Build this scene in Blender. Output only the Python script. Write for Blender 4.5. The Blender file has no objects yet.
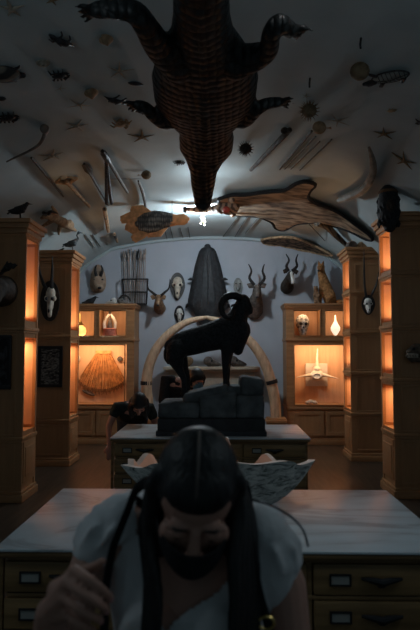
import bpy, bmesh, math, random
from mathutils import Vector, Matrix, Quaternion
random.seed(7)
SC = bpy.context.scene
COL = SC.collection
PI = math.pi
V = Vector
# ------------------------------------------------------------------ camera
F = 560.0
CAM = V((0, 0, 1.75))
YAW, PITCH = math.radians(1.23), math.radians(3.58)
fwd = V((-math.sin(YAW)*math.cos(PITCH), math.cos(YAW)*math.cos(PITCH), math.sin(PITCH)))
rgt = V((math.cos(YAW), math.sin(YAW), 0))
upv = rgt.cross(fwd)
def ray(px, py): return fwd + rgt*((px-210)/F) + upv*((315-py)/F)
def P(px, py, Y):
    d = ray(px, py); return CAM + d*(Y/d.y)
def Pz(px, py, z):
    d = ray(px, py); return CAM + d*((z-CAM.z)/d.z)
# ------------------------------------------------------------------ materials
def new_mat(name):
    m = bpy.data.materials.new(name); m.use_nodes = True
    nt = m.node_tree; b = nt.nodes['Principled BSDF']
    return m, nt, b
def N(nt, t, **kw):
    n = nt.nodes.new(t)
    for k, v in kw.items():
        if k in n.inputs: n.inputs[k].default_value = v
        else: setattr(n, k, v)
    return n
def M(name, c, rough=.6, var=.25, scale=9, bump=0, metal=0, stretch=(1,1,1), c2=None, spec=.3, detail=4, lo=.35, hi=.65, bscale=None):
    m, nt, b = new_mat(name)
    tc = N(nt, 'ShaderNodeTexCoord'); mp = N(nt, 'ShaderNodeMapping'); mp.inputs['Scale'].default_value = stretch
    nt.links.new(tc.outputs['Object'], mp.inputs['Vector'])
    no = N(nt, 'ShaderNodeTexNoise'); no.inputs['Scale'].default_value = scale; no.inputs['Detail'].default_value = detail
    nt.links.new(mp.outputs[0], no.inputs['Vector'])
    r = N(nt, 'ShaderNodeValToRGB')
    r.color_ramp.elements[0].position = lo; r.color_ramp.elements[1].position = hi
    a = [x*(1-var) for x in c]; d = list(c2) if c2 else [min(1, x*(1+var)) for x in c]
    r.color_ramp.elements[0].color = (*a, 1); r.color_ramp.elements[1].color = (*d, 1)
    nt.links.new(no.outputs['Fac'], r.inputs['Fac']); nt.links.new(r.outputs[0], b.inputs['Base Color'])
    b.inputs['Roughness'].default_value = rough; b.inputs['Metallic'].default_value = metal
    b.inputs['Specular IOR Level'].default_value = spec
    if bump:
        src = no
        if bscale:
            src = N(nt, 'ShaderNodeTexNoise'); src.inputs['Scale'].default_value = bscale; src.inputs['Detail'].default_value = 3
            nt.links.new(mp.outputs[0], src.inputs['Vector'])
        bp = N(nt, 'ShaderNodeBump'); bp.inputs['Strength'].default_value = bump; bp.inputs['Distance'].default_value = .02
        nt.links.new(src.outputs['Fac'], bp.inputs['Height']); nt.links.new(bp.outputs[0], b.inputs['Normal'])
    return m
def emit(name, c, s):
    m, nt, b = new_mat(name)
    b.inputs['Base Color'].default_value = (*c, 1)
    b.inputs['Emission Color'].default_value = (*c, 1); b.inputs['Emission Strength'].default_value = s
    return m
def mat_marble():
    m, nt, b = new_mat('marble')
    tc = N(nt, 'ShaderNodeTexCoord'); mp = N(nt, 'ShaderNodeMapping'); mp.inputs['Rotation'].default_value = (0, 0, -.42); mp.inputs['Scale'].default_value = (.55, 1.5, 1)
    nt.links.new(tc.outputs['Object'], mp.inputs['Vector'])
    no = N(nt, 'ShaderNodeTexNoise'); no.inputs['Scale'].default_value = 1.7; no.inputs['Detail'].default_value = 7; no.inputs['Roughness'].default_value = .55; no.inputs['Distortion'].default_value = .9
    nt.links.new(mp.outputs[0], no.inputs['Vector'])
    s = N(nt, 'ShaderNodeMath', operation='SUBTRACT'); s.inputs[1].default_value = .5; nt.links.new(no.outputs['Fac'], s.inputs[0])
    a = N(nt, 'ShaderNodeMath', operation='ABSOLUTE'); nt.links.new(s.outputs[0], a.inputs[0])
    r = N(nt, 'ShaderNodeValToRGB'); e = r.color_ramp.elements
    e[0].position = 0; e[0].color = (.34, .36, .38, 1); e[1].position = .10; e[1].color = (.55, .62, .66, 1)
    x = e.new(.022); x.color = (.48, .53, .56, 1)
    nt.links.new(a.outputs[0], r.inputs['Fac']); nt.links.new(r.outputs[0], b.inputs['Base Color'])
    b.inputs['Roughness'].default_value = .30; b.inputs['Specular IOR Level'].default_value = .5
    return m
def mat_wood(name, c, rough=.42, axis='z', var=.3):
    st = {'z': (14, 14, 1.2), 'x': (1.2, 14, 14), 'y': (14, 1.2, 14)}[axis]
    return M(name, c, rough, var, 1.6, .08, stretch=st, spec=.35, detail=6)
def mat_glass():
    m, nt, b = new_mat('glass')
    out = nt.nodes['Material Output']; nt.nodes.remove(b)
    t = N(nt, 'ShaderNodeBsdfTransparent'); g = N(nt, 'ShaderNodeBsdfGlossy'); g.inputs['Roughness'].default_value = .05
    f = N(nt, 'ShaderNodeFresnel'); f.inputs['IOR'].default_value = 1.12
    ge = N(nt, 'ShaderNodeNewGeometry'); inv = N(nt, 'ShaderNodeMath', operation='SUBTRACT'); inv.inputs[0].default_value = 1; nt.links.new(ge.outputs['Backfacing'], inv.inputs[1])
    mu = N(nt, 'ShaderNodeMath', operation='MULTIPLY'); nt.links.new(f.outputs[0], mu.inputs[0]); nt.links.new(inv.outputs[0], mu.inputs[1])
    mx = N(nt, 'ShaderNodeMixShader'); nt.links.new(mu.outputs[0], mx.inputs[0]); nt.links.new(t.outputs[0], mx.inputs[1]); nt.links.new(g.outputs[0], mx.inputs[2])
    nt.links.new(mx.outputs[0], out.inputs['Surface']); return m
def mat_scales(name, c, c2, su, sv, axis=(0, 1)):
    """rows of scutes: voronoi cells stretched into a grid, raised by bump"""
    m, nt, b = new_mat(name)
    tc = N(nt, 'ShaderNodeTexCoord'); mp = N(nt, 'ShaderNodeMapping'); mp.inputs['Scale'].default_value = (su, sv, su*.4)
    nt.links.new(tc.outputs['Object'], mp.inputs['Vector'])
    vo = N(nt, 'ShaderNodeTexVoronoi'); vo.inputs['Randomness'].default_value = .25; vo.inputs['Scale'].default_value = 1
    nt.links.new(mp.outputs[0], vo.inputs['Vector'])
    no = N(nt, 'ShaderNodeTexNoise'); no.inputs['Scale'].default_value = 3; nt.links.new(tc.outputs['Object'], no.inputs['Vector'])
    r = N(nt, 'ShaderNodeValToRGB'); e = r.color_ramp.elements
    e[0].position = .18; e[0].color = (*c2, 1); e[1].position = .62; e[1].color = (*c, 1)
    nt.links.new(vo.outputs['Distance'], r.inputs['Fac'])
    mx = N(nt, 'ShaderNodeMix', data_type='RGBA', blend_type='MULTIPLY'); mx.inputs[0].default_value = .7
    nt.links.new(r.outputs[0], mx.inputs[6]); nt.links.new(no.outputs['Fac'], mx.inputs[7]); nt.links.new(mx.outputs[2], b.inputs['Base Color'])
    bp = N(nt, 'ShaderNodeBump'); bp.invert = True; bp.inputs['Strength'].default_value = .9; bp.inputs['Distance'].default_value = .03
    nt.links.new(vo.outputs['Distance'], bp.inputs['Height']); nt.links.new(bp.outputs[0], b.inputs['Normal'])
    b.inputs['Roughness'].default_value = .5; b.inputs['Specular IOR Level'].default_value = .35
    return m
def mat_stripes(name, c, c2, scale=9, dist=5, rot=(0, 0, .5)):
    m, nt, b = new_mat(name)
    tc = N(nt, 'ShaderNodeTexCoord'); mp = N(nt, 'ShaderNodeMapping'); mp.inputs['Rotation'].default_value = rot
    nt.links.new(tc.outputs['Object'], mp.inputs['Vector'])
    w = N(nt, 'ShaderNodeTexWave'); w.inputs['Scale'].default_value = scale; w.inputs['Distortion'].default_value = dist; w.inputs['Detail'].default_value = 3; w.inputs['Detail Scale'].default_value = 1.6
    nt.links.new(mp.outputs[0], w.inputs['Vector'])
    r = N(nt, 'ShaderNodeValToRGB'); e = r.color_ramp.elements
    e[0].position = .2; e[0].color = (*c2, 1); e[1].position = .6; e[1].color = (*c, 1)
    nt.links.new(w.outputs['Fac'], r.inputs['Fac']); nt.links.new(r.outputs[0], b.inputs['Base Color'])
    b.inputs['Roughness'].default_value = .8
    return m
W_CAB = mat_wood('cabinet_oak', (.35, .185, .085), .5, var=.07)
W_CABX = mat_wood('cabinet_oak_rail', (.35, .18, .08), .45, axis='x', var=.15)
W_LIN = mat_wood('vitrine_lining', (.62, .37, .22), .7, var=.08)
W_TAB = mat_wood('table_oak', (.20, .12, .055), axis='x')
W_DRW = mat_wood('drawer_oak', (.24, .145, .065), axis='x')
W_DARK = M('dark_wood', (.03, .022, .018), .45, .3, 6, stretch=(1, 8, 8))
MARB = mat_marble()
GLASS = mat_glass()
PLASTER = M('plaster_vault', (.41, .49, .51), .9, .06, 2, .05, bscale=30)
WALLM = M('wall_paint', (.42, .455, .51), .9, .05, 2)
BLACK = M('black_metal', (.015, .015, .017), .4, .2)
BRASS = M('brass', (.5, .35, .12), .3, .1, metal=1)
CARD = M('paper_card', (.30, .30, .28), .8, .05)
DKBROWN = M('dark_hide', (.035, .026, .02), .8, .4, 30, .4)
DKGREY = M('dark_shell', (.024, .026, .029), .6, .4, 14, .4)
BLKFUR = M('black_fur', (.017, .018, .021), .7, .5, 40, .6)
TAN = M('tan_hide', (.33, .22, .13), .8, .35, 18, .3)
FAWN = M('fawn_hide', (.24, .14, .08), .8, .35, 22, .4)
FOXM = M('fox_fur', (.34, .16, .06), .85, .4, 25, .6)
GREYHIDE = M('grey_hide', (.10, .085, .075), .8, .4, 18, .4)
BONE = M('bone', (.50, .44, .36), .7, .2, 16, .2)
PALE = M('pale_bone', (.62, .60, .56), .7, .15, 16, .2)
TUSK = M('ivory', (.50, .36, .24), .55, .2, 5, .1, stretch=(4, 4, 1))
HORN = M('dark_horn', (.018, .016, .016), .5, .4, 30, .3)
SPINE = M('puffer_skin', (.17, .12, .07), .8, .4, 14, .3)
SHAFT = M('spear_shaft', (.075, .066, .058), .7, .3, 12, stretch=(1, 1, 8))
STAR = M('starfish_skin', (.34, .31, .25), .9, .2, 40, .4)
STARB = M('brown_starfish_skin', (.20, .14, .08), .9, .3, 40, .4)
CHITIN = M('dark_chitin', (.03, .03, .034), .5, .5, 25, .3)
ROCK = M('grey_rock', (.11, .118, .122), .85, .4, 6, .8, bscale=14)
SKIN = M('skin', (.43, .23, .175), .5, .06, 8, spec=.3)
HAIR = M('dark_hair', (.007, .007, .0075), .5, .5, 6, .25, stretch=(18, 18, 1.5), spec=.4)
BLOUSE = M('white_cotton', (.62, .61, .62), .85, .05, 10, .3, bscale=16)
DENIM = M('dark_denim', (.03, .035, .05), .9, .2, 60)
BLKCLOTH = M('black_cloth', (.012, .012, .014), .85, .3, 30, .2)
# ------------------------------------------------------------------ mesh builder
class MB:
    def __init__(s): s.bm = bmesh.new()
    def verts(s): return s.bm.verts
    def box(s, lo, hi, bev=0):
        lo, hi = V(lo), V(hi); c = (lo+hi)/2; d = hi-lo
        return s.boxc(c, d, None, bev)
    def boxc(s, c, d, rot=None, bev=0):
        m = Matrix.Translation(c) @ (rot.to_4x4() if rot else Matrix()) @ Matrix.Diagonal((abs(d[0]), abs(d[1]), abs(d[2]), 1))
        r = bmesh.ops.create_cube(s.bm, size=1, matrix=m)
        if bev:
            es = list({e for v in r['verts'] for e in v.link_edges})
            bmesh.ops.bevel(s.bm, geom=es, offset=bev, segments=2, affect='EDGES', profile=.6)
        return s
    def ell(s, c, r, rot=None, u=16, v=10):
        if not hasattr(r, '__len__'): r = (r, r, r)
        m = Matrix.Translation(c) @ (rot.to_4x4() if rot else Matrix()) @ Matrix.Diagonal((*r, 1))
        bmesh.ops.create_uvsphere(s.bm, u_segments=u, v_segments=v, radius=1, matrix=m); return s
    def tube(s, pts, rad, n=8, round_=False, flat=1.0, up=None):
        """swept tube; rad a number or list; flat squashes it along the frame's second axis"""
        pts = [V(p) for p in pts]
        if not hasattr(rad, '__len__'): rad = [rad]*len(pts)
        rings = []; u = None
        for i, p in enumerate(pts):
            t = (pts[min(i+1, len(pts)-1)]-pts[max(i-1, 0)])
            if t.length < 1e-9: t = V((0, 0, 1))
            t.normalize()
            if u is None:
                a = V(up) if up else (V((0, 0, 1)) if abs(t.z) < .9 else V((1, 0, 0)))
                u = a - t*a.dot(t)
            else: u = u - t*u.dot(t)
            u.normalize(); w = t.cross(u)
            r = rad[i]; ru, rw = (r if hasattr(r, '__len__') else (r*flat, r))
            rings.append([s.bm.verts.new(p + u*(math.cos(2*PI*k/n)*ru) + w*(math.sin(2*PI*k/n)*rw)) for k in range(n)])
        for a, b in zip(rings, rings[1:]):
            for k in range(n): s.bm.faces.new((a[k], a[(k+1) % n], b[(k+1) % n], b[k]))
        s.bm.faces.new(list(reversed(rings[0]))); s.bm.faces.new(rings[-1])
        if round_:
            for p, r in ((pts[0], rad[0]), (pts[-1], rad[-1])):
                rr = min(r) if hasattr(r, '__len__') else r*min(1, flat)
                s.ell(p, rr, u=10, v=6)
        return s
    def lathe(s, c, prof, n=20, axis=None, sx=1, sy=1):
        q = V((0, 0, 1)).rotation_difference(V(axis)) if axis else Quaternion()
        rings = []
        for r, z in prof:
            rings.append([s.bm.verts.new(V(c) + q @ V((math.cos(2*PI*k/n)*max(r, 1e-4)*sx, math.sin(2*PI*k/n)*max(r, 1e-4)*sy, z))) for k in range(n)])
        for a, b in zip(rings, rings[1:]):
            for k in range(n): s.bm.faces.new((a[k], a[(k+1) % n], b[(k+1) % n], b[k]))
        s.bm.faces.new(list(reversed(rings[0]))); s.bm.faces.new(rings[-1]); return s
    def plate(s, pts, off, dome=0):
        """outline pts (3-D, planar-ish) extruded by vector off"""
        off = V(off)
        a = [s.bm.verts.new(V(p)) for p in pts]; b = [s.bm.verts.new(V(p)+off) for p in pts]
        n = len(a)
        f1 = s.bm.faces.new(a); f2 = s.bm.faces.new(list(reversed(b)))
        for k in range(n): s.bm.faces.new((a[k], b[k], b[(k+1) % n], a[(k+1) % n]))
        bmesh.ops.triangulate(s.bm, faces=[f1, f2]); return s
    def cone(s, a, b, r, n=6): return s.tube([a, b], [r, r*.05], n)
    def build(s, name, m, parent=None, smooth=True, remesh=0, smooth_it=0, org=None, ang=40):
        bmesh.ops.recalc_face_normals(s.bm, faces=s.bm.faces)
        me = bpy.data.meshes.new(name)
        o = V(parent['org']) if parent is not None and 'org' in parent else V((0, 0, 0))
        if org is not None: o = V(org)
        if o.length: bmesh.ops.translate(s.bm, verts=s.bm.verts, vec=-o)
        s.bm.to_mesh(me); s.bm.free()
        ob = bpy.data.objects.new(name, me); COL.objects.link(ob)
        if remesh:
            md = ob.modifiers.new('r', 'REMESH'); md.mode = 'VOXEL'; md.voxel_size = remesh; md.use_smooth_shade = True
            if smooth_it:
                sm = ob.modifiers.new('s', 'SMOOTH'); sm.iterations = smooth_it; sm.factor = .5
            dg = bpy.context.evaluated_depsgraph_get()
            me2 = bpy.data.meshes.new_from_object(ob.evaluated_get(dg)); ob.modifiers.clear(); ob.data = me2; me = me2
            me.name = name
        if smooth:
            for p in me.polygons: p.use_smooth = True
            if not remesh:
                try: me.set_sharp_from_angle(angle=math.radians(ang))
                except Exception: pass
        me.materials.clear(); me.materials.append(m)
        if parent is not None: ob.parent = parent
        elif org is not None: ob.location = o
        return ob
def tag(o, label, cat, group=None, kind=None):
    if label: o['label'] = label
    if cat: o['category'] = cat
    if group: o['group'] = group
    if kind: o['kind'] = kind
    return o
def thing(name, label, cat, loc=(0, 0, 0), group=None):
    """an Empty at the thing's base; parts built under it in world coordinates are shifted to it"""
    e = bpy.data.objects.new(name, None); COL.objects.link(e); e.empty_display_size = .1
    e.location = V(loc); e['org'] = list(V(loc)); return tag(e, label, cat, group)
def struct(o): o['kind'] = 'structure'; return o
def solo(mb, name, m, label, cat, org, group=None, **k):
    return tag(mb.build(name, m, None, org=org, **k), label, cat, group)
def smooth_pts(pts, n=4):
    """Catmull-Rom through pts"""
    p = [V(q) for q in pts]; out = []
    for i in range(len(p)-1):
        a, b, c, d = p[max(i-1, 0)], p[i], p[i+1], p[min(i+2, len(p)-1)]
        for k in range(n):
            t = k/n
            out.append(.5*((2*b)+(c-a)*t+(2*a-5*b+4*c-d)*t*t+(3*b-a-3*c+d)*t**3))
    out.append(p[-1]); return out
def lerp_list(l, n):
    out = []
    for i in range(n):
        t = i/(n-1)*(len(l)-1); k = min(int(t), len(l)-2); out.append(l[k]+(l[k+1]-l[k])*(t-k))
    return out
def horn(mb, pts, rad, n=4, seg=8):
    q = smooth_pts(pts, n); return mb.tube(q, lerp_list(rad, len(q)), seg)
def clamp_y(ob, ymax):
    """flatten the back of a mounted piece against the face it hangs on"""
    o = ob.parent.location.y if ob.parent else ob.location.y
    for v in ob.data.vertices:
        if v.co.y + o > ymax: v.co.y = ymax - o
def copy_tree(o, loc, label=None):
    c = o.copy(); COL.objects.link(c); c.location = V(loc)
    if label: c['label'] = label
    for ch in o.children:
        d = ch.copy(); COL.objects.link(d); d.parent = c
        for g in ch.children:
            e = g.copy(); COL.objects.link(e); e.parent = d
    return c
# ------------------------------------------------------------------ the room
XC, HW, ZS, ZC, EXP = -.2, 3.2, 2.6, 4.02, 2.4
YB = 11.12
def main_z(x):
    u = abs(x-XC)
    if u < 2: return ZC-.22*(u/2)**2
    t = min(1, (u-2)/(HW-2)); return ZC-.22-(ZC-.22-ZS)*(.58*t+.42*t**3)      # shallow crown, crease, then the cove
def ceil_z(x, y): return main_z(x)
def CH(px, py):
    """where the sight line of a pixel meets the vault"""
    d = ray(px, py).normalized(); t = .5
    while t < 16:
        p = CAM + d*t
        if p.z >= ceil_z(p.x, p.y) or p.y >= YB: break
        t += .02
    a, b = t-.02, t
    for _ in range(20):
        m = (a+b)/2; p = CAM + d*m
        if p.z >= ceil_z(p.x, p.y): b = m
        else: a = m
    return CAM + d*a
def CN(p):
    e = .02
    n = V(((ceil_z(p.x+e, p.y)-ceil_z(p.x-e, p.y))/(2*e), (ceil_z(p.x, p.y+e)-ceil_z(p.x, p.y-e))/(2*e), -1))
    n.normalize(); return n          # into the room
XL, XR = XC-HW, XC+HW
def build_ceiling():
    bm = bmesh.new(); nx, ny = 128, 60; y0 = -1.5
    g = []
    for j in range(ny+1):
        y = y0 + (YB-y0)*j/ny; row = []
        for i in range(nx+1):
            x = XC + HW*(-1+2*i/nx)
            row.append(bm.verts.new((x, y, ceil_z(x, y))))
        g.append(row)
    for j in range(ny):
        for i in range(nx): bm.faces.new((g[j][i], g[j+1][i], g[j+1][i+1], g[j][i+1]))
    mb = MB(); mb.bm.free(); mb.bm = bm
    struct(mb.build('ceiling', PLASTER, ang=25))
build_ceiling()
m = MB(); m.box((XL-.3, -1.5, -.1), (XR+.3, YB+.3, 0))
FLOORM = M('floor_boards', (.055, .038, .026), .35, .4, 2, .1, stretch=(10, .8, 1), spec=.4)
struct(m.build('floor', FLOORM))
m = MB(); m.box((XL-.3, -1.5, 0), (XL, YB, 3.9)); struct(m.build('wall_left', WALLM))
m = MB(); m.box((XR, -1.5, 0), (XR+.3, YB, 3.9)); struct(m.build('wall_right', WALLM))
m = MB(); m.box((XL-.3, YB, 0), (XR+.3, YB+.3, 4.3)); struct(m.build('wall_back', WALLM))
# plaster band following the end of the vault
m = MB(); pts = []
for i in range(61):
    u = -math.cos(PI*i/60)*.995; x = XC+HW*u; pts.append((x, YB-.05, main_z(x)-.03))
m.tube(pts, .035, 6); struct(m.build('trim_1', PLASTER))

def end_cabinet(side, xin, y0, y1, H, openings, rails, label, lamp):
    """a tall cabinet standing out from the side wall, glazed in the end that faces the aisle"""
    xw = XL if side < 0 else XR
    s = side
    t = thing('display_cabinet', label, 'cabinet', ((xin+xw)/2, (y0+y1)/2, 0))
    dep = .34; th = .03
    def xs(a, b): return (min(a, b), max(a, b))
    x_lo, x_hi = xs(xin, xw)
    b = MB()
    b.box((x_lo, y0, .0), (x_hi, y0+th, H-.1)); b.box((x_lo, y1-th, .0), (x_hi, y1, H-.1))
    a = xs(xin+s*dep, xin+s*(dep+.04)); b.box((a[0], y0+th, 0), (a[1], y1-th, H-.1))
    b.box((x_lo, y0+th, H-.16), (x_hi, y1-th, H-.1))
    zs = [0] + [v for o in openings for v in o] + [H-.1]
    st, st2 = .03, .05
    e = xs(xin, xin+s*.03)
    for k in range(0, len(zs), 2):                         # solid bands between the openings
        b.box((e[0], y0+th, zs[k]), (e[1], y1-th, zs[k+1]))
        if 0 < k < len(zs)-2 or k == 0 or True:
            a = xs(xin+s*.03, xin+s*dep); b.box((a[0], y0+th, zs[k+1]-.03), (a[1], y1-th, zs[k+1]-.005)) if k < len(zs)-2 else None
            if k > 0: b.box((a[0], y0+th, zs[k]+.005), (a[1], y1-th, zs[k]+.03))
    b.build('carcass', W_CAB, t, False)
    # cornice, rails and plinth run round front and end
    e0 = xs(xin-s*.0, xw)
    def band(mb, z0, z1, out):
        a = xs(xin-s*out, xw); mb.box((a[0], y0-out, z0), (a[1], y1+out, z1), min(.012, (z1-z0)*.3))
    c = MB(); band(c, H-.05, H, .085); band(c, H-.11, H-.05, .06); band(c, H-.17, H-.11, .035); band(c, H-.2, H-.17, .015); c.build('cornice', W_CABX, t)
    for z in rails: r = MB(); band(r, z-.022, z+.022, .024); band(r, z-.05, z-.0215, .012); r.build('rail', W_CABX, t)
    p = MB(); band(p, 0, .09, .04); band(p, .0895, .125, .025); p.build('plinth', W_CABX, t)
    # corner stiles on the end face, door panel at the bottom
    f = MB(); a = xs(xin-s*.012, xin+s*.03)
    f.box((a[0], y0+.004, .12), (a[1], y0+st, H-.2)); f.box((a[0], y1-st2, .12), (a[1], y1-.004, H-.2)); f.build('end_frame', W_CAB, t)
    d = MB(); a = xs(xin-s*.02, xin+s*.0)
    d.box((a[0], y0+st+.02, .2), (a[1], y1-st-.02, openings[0][0]-.12), .01)
    a = xs(xin-s*.03, xin); d.box((a[0], y0+st+.06, .27), (a[1], y1-st-.06, openings[0][0]-.19), .008)
    d.build('door', W_CAB, t)
    # front panels between rails
    zz = [.13] + list(rails) + [H-.2]
    q = MB()
    for z0, z1 in zip(zz, zz[1:]):
        if z1-z0 < .15: continue
        a = xs(xin+s*.07, xw-s*.02)
        for (u0, u1, v0, v1) in ((a[0], a[1], z0+.03, z0+.055), (a[0], a[1], z1-.085, z1-.06)):
            q.box((u0, y0-.008, v0), (u1, y0, v1), .003)
        for ux in (a[0], a[1]-.025): q.box((ux, y0-.0065, z0+.031), (ux+.025, y0, z1-.061), .003)
    q.build('panel_moulding', W_CAB, t)
    for (z0, z1), (pw, at) in zip(openings, lamp):
        l = MB(); a = xs(xin+s*.032, xin+s*(dep-.002))
        l.box((a[0], y1-th-.008, z0+.03), (a[1], y1-th-.001, z1-.03)); l.box((a[0], y0+th+.001, z0+.03), (a[1], y0+th+.008, z1-.03))
        a2 = xs(xin+s*(dep-.01), xin+s*(dep-.002)); l.box((a2[0], y0+th+.01, z0+.03), (a2[1], y1-th-.01, z1-.03))
        l.build('vitrine_lining', W_LIN, t, False)
        g = MB(); a = xs(xin+s*.008, xin+s*.012); g.box((a[0], y0+th+.01, z0), (a[1], y1-th-.01, z1)); g.build('glass_pane', GLASS, t, False)
        if pw:
            la = bpy.data.lights.new('vitrine_lamp', 'AREA'); la.shape = 'RECTANGLE'; la.size = .22; la.size_y = .3; la.energy = pw; la.color = (1, .55, .26)
            lo = bpy.data.objects.new('vitrine_lamp', la); COL.objects.link(lo); lo.parent = t
            z = z1-.045 if at == 't' else z0+.045
            lo.location = V((xin+s*.19, (y0+y1)/2, z)) - t.location
            lo.rotation_euler = (0, 0, 0) if at == 't' else (PI, 0, 0)
    return t
LP = 4.2
CAB_A = end_cabinet(-1, -2.33, 6.52, 7.0, 3.30, [(.80, 1.90), (2.10, 3.08)], [.72, 2.0], 'tall oak display cabinet at the left wall nearest the camera, black bird on top', [(LP*1.1, 't'), (LP*.8, 'b')])
CAB_B = end_cabinet(-1, -2.33, 8.52, 9.04, 3.28, [(.74, 1.86), (2.06, 3.06)], [.68, 1.96], 'tall oak display cabinet carrying the long-horned skull on an oval plaque and a framed sheet', [(LP, 't'), (LP*.8, 'b')])
OPR = [(.80, 1.32), (1.46, 1.97), (2.10, 2.62), (2.74, 3.24)]
RLR = [.74, 1.39, 2.035, 2.68]
CAB_C = end_cabinet(1, 2.06, 6.78, 7.3, 3.42, OPR, RLR, 'tall oak display cabinet at the right edge, shaggy black mask at its corner', [(LP*.7, 't'), (LP*.6, 'b'), (LP*.6, 'b'), (LP*.6, 'b')])
CAB_D = end_cabinet(1, 2.06, 9.0, 9.52, 3.40, OPR, RLR, 'tall oak display cabinet on the right carrying the small oval plaque with long thin horns', [(LP*.6, 't'), (LP*.6, 'b'), (LP*.6, 'b'), (LP*.5, 'b')])

def back_cabinet(x0, x1, comps, low, label, lamps):
    y0, y1, H = 10.5, YB-.03, 2.62
    t = thing('display_cabinet', label, 'cabinet', ((x0+x1)/2, (y0+y1)/2, 0))
    zl = (.72, 1.86); zu = (2.0, 2.52); th = .05
    b = MB()
    b.box((x0, y0+.02, 0), (x0+th, y1, H-.04)); b.box((x1-th, y0+.02, 0), (x1, y1, H-.04))
    b.box((x0+th, y1-.03, 0), (x1-th, y1, H-.04)); b.box((x0+th, y0+.02, H-.1), (x1-th, y1-.03, H-.04))
    b.box((x0+th, y0+.02, zl[0]-.05), (x1-th, y1-.03, zl[0]-.002)); b.box((x0+th, y0+.02, zl[1]+.03), (x1-th, y1-.03, zu[0]-.005))
    mid = (comps[0][1]+comps[1][0])/2; b.box((mid-.015, y0+.02, zu[0]), (mid+.015, y1-.03, H-.1))
    b.build('carcass', W_CAB, t, False)
    f = MB()
    f.box((x0, y0, 0), (comps[0][0], y0+.03, H-.04)); f.box((comps[1][1], y0, 0), (x1, y0+.03, H-.04))
    xa, xb = comps[0][0], comps[1][1]
    f.box((xa, y0, zu[1]), (xb, y0+.03, H-.04)); f.box((xa, y0, zl[1]), (xb, y0+.03, zu[0])); f.box((xa, y0, 0), (xb, y0+.03, zl[0]))
    f.box((comps[0][1], y0, zu[0]), (comps[1][0], y0+.03, zu[1])); f.build('front_frame', W_CABX, t, False)
    for nm, bs in (('cornice', ((H-.04, H, .07), (H-.08, H-.039, .045), (H-.1, H-.079, .02))), ('rail', ((1.92, 1.955, .03), (1.954, 1.975, .015))), ('rail', ((.655, .70, .03),)), ('plinth', ((0, .1, .035), (.099, .125, .02)))):
        c = MB()
        for z, zz, o in bs: c.box((x0-o*.6, y0-o, z), (x1+o*.6, y1, zz), .006)
        c.build(nm, W_CABX, t)
    for (a, d) in ((xa, (xa+xb)/2-.02), ((xa+xb)/2+.02, xb)):
        d_ = MB(); d_.box((a, y0-.015, .17), (d, y0+.002, .62), .005)
        for q in ((a, a+.07, .17, .62), (d-.07, d, .17, .62), (a+.066, d-.066, .171, .24), (a+.066, d-.066, .55, .619)): d_.box((q[0], y0-(.032 if q[3]-q[2] > .3 else .030), q[2]), (q[1], y0-.012, q[3]), .004)
        d_.build('door', W_CAB, t, False)
    L = [(comps[0][0], comps[0][1], *zu), (comps[1][0], comps[1][1], *zu), (low[0], low[1], *zl)]
    for (a, d, z0, z1), pw in zip(L, lamps):
        l = MB(); l.box((a-.02, y1-.05, z0+.002), (d+.02, y1-.031, z1-.004)); l.build('vitrine_lining', W_LIN, t, False)
        r = MB()
        for q in ((a, a+.022, z0, z1), (d-.022, d, z0, z1), (a+.019, d-.019, z0+.001, z0+.022), (a+.019, d-.019, z1-.022, z1-.001)): r.box((q[0], y0-(.018 if q[3]-q[2] > .1 else .0165), q[2]), (q[1], y0+.004, q[3]), .004)
        r.build('vitrine_frame', W_CABX, t)
        g = MB(); g.box((a+.01, y0+.012, z0+.01), (d-.01, y0+.016, z1-.01)); g.build('glass_pane', GLASS, t, False)
        la = bpy.data.lights.new('vitrine_lamp', 'AREA'); la.shape = 'RECTANGLE'; la.size = (d-a)*.9; la.size_y = .06; la.energy = pw; la.color = (1, .60, .32)
        lo = bpy.data.objects.new('vitrine_lamp', la); COL.objects.link(lo); lo.parent = t
        lo.location = V(((a+d)/2, y0+.12, z1-.012)) - t.location; lo.rotation_euler = (math.radians(38), 0, 0)
    return t
BC_L = back_cabinet(-3.07, -1.65, [(-2.93, -2.39), (-2.33, -1.79)], (-2.93, -1.81), 'oak cabinet against the back wall left of the arch, holding the pleated garment', [2.2, 2.2, 10])
BC_R = back_cabinet(1.20, 2.62, [(1.33, 1.85), (1.91, 2.46)], (1.33, 2.46), 'oak cabinet against the back wall right of the arch, holding the white three-armed bone', [2.4, 2.4, 10])

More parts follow.
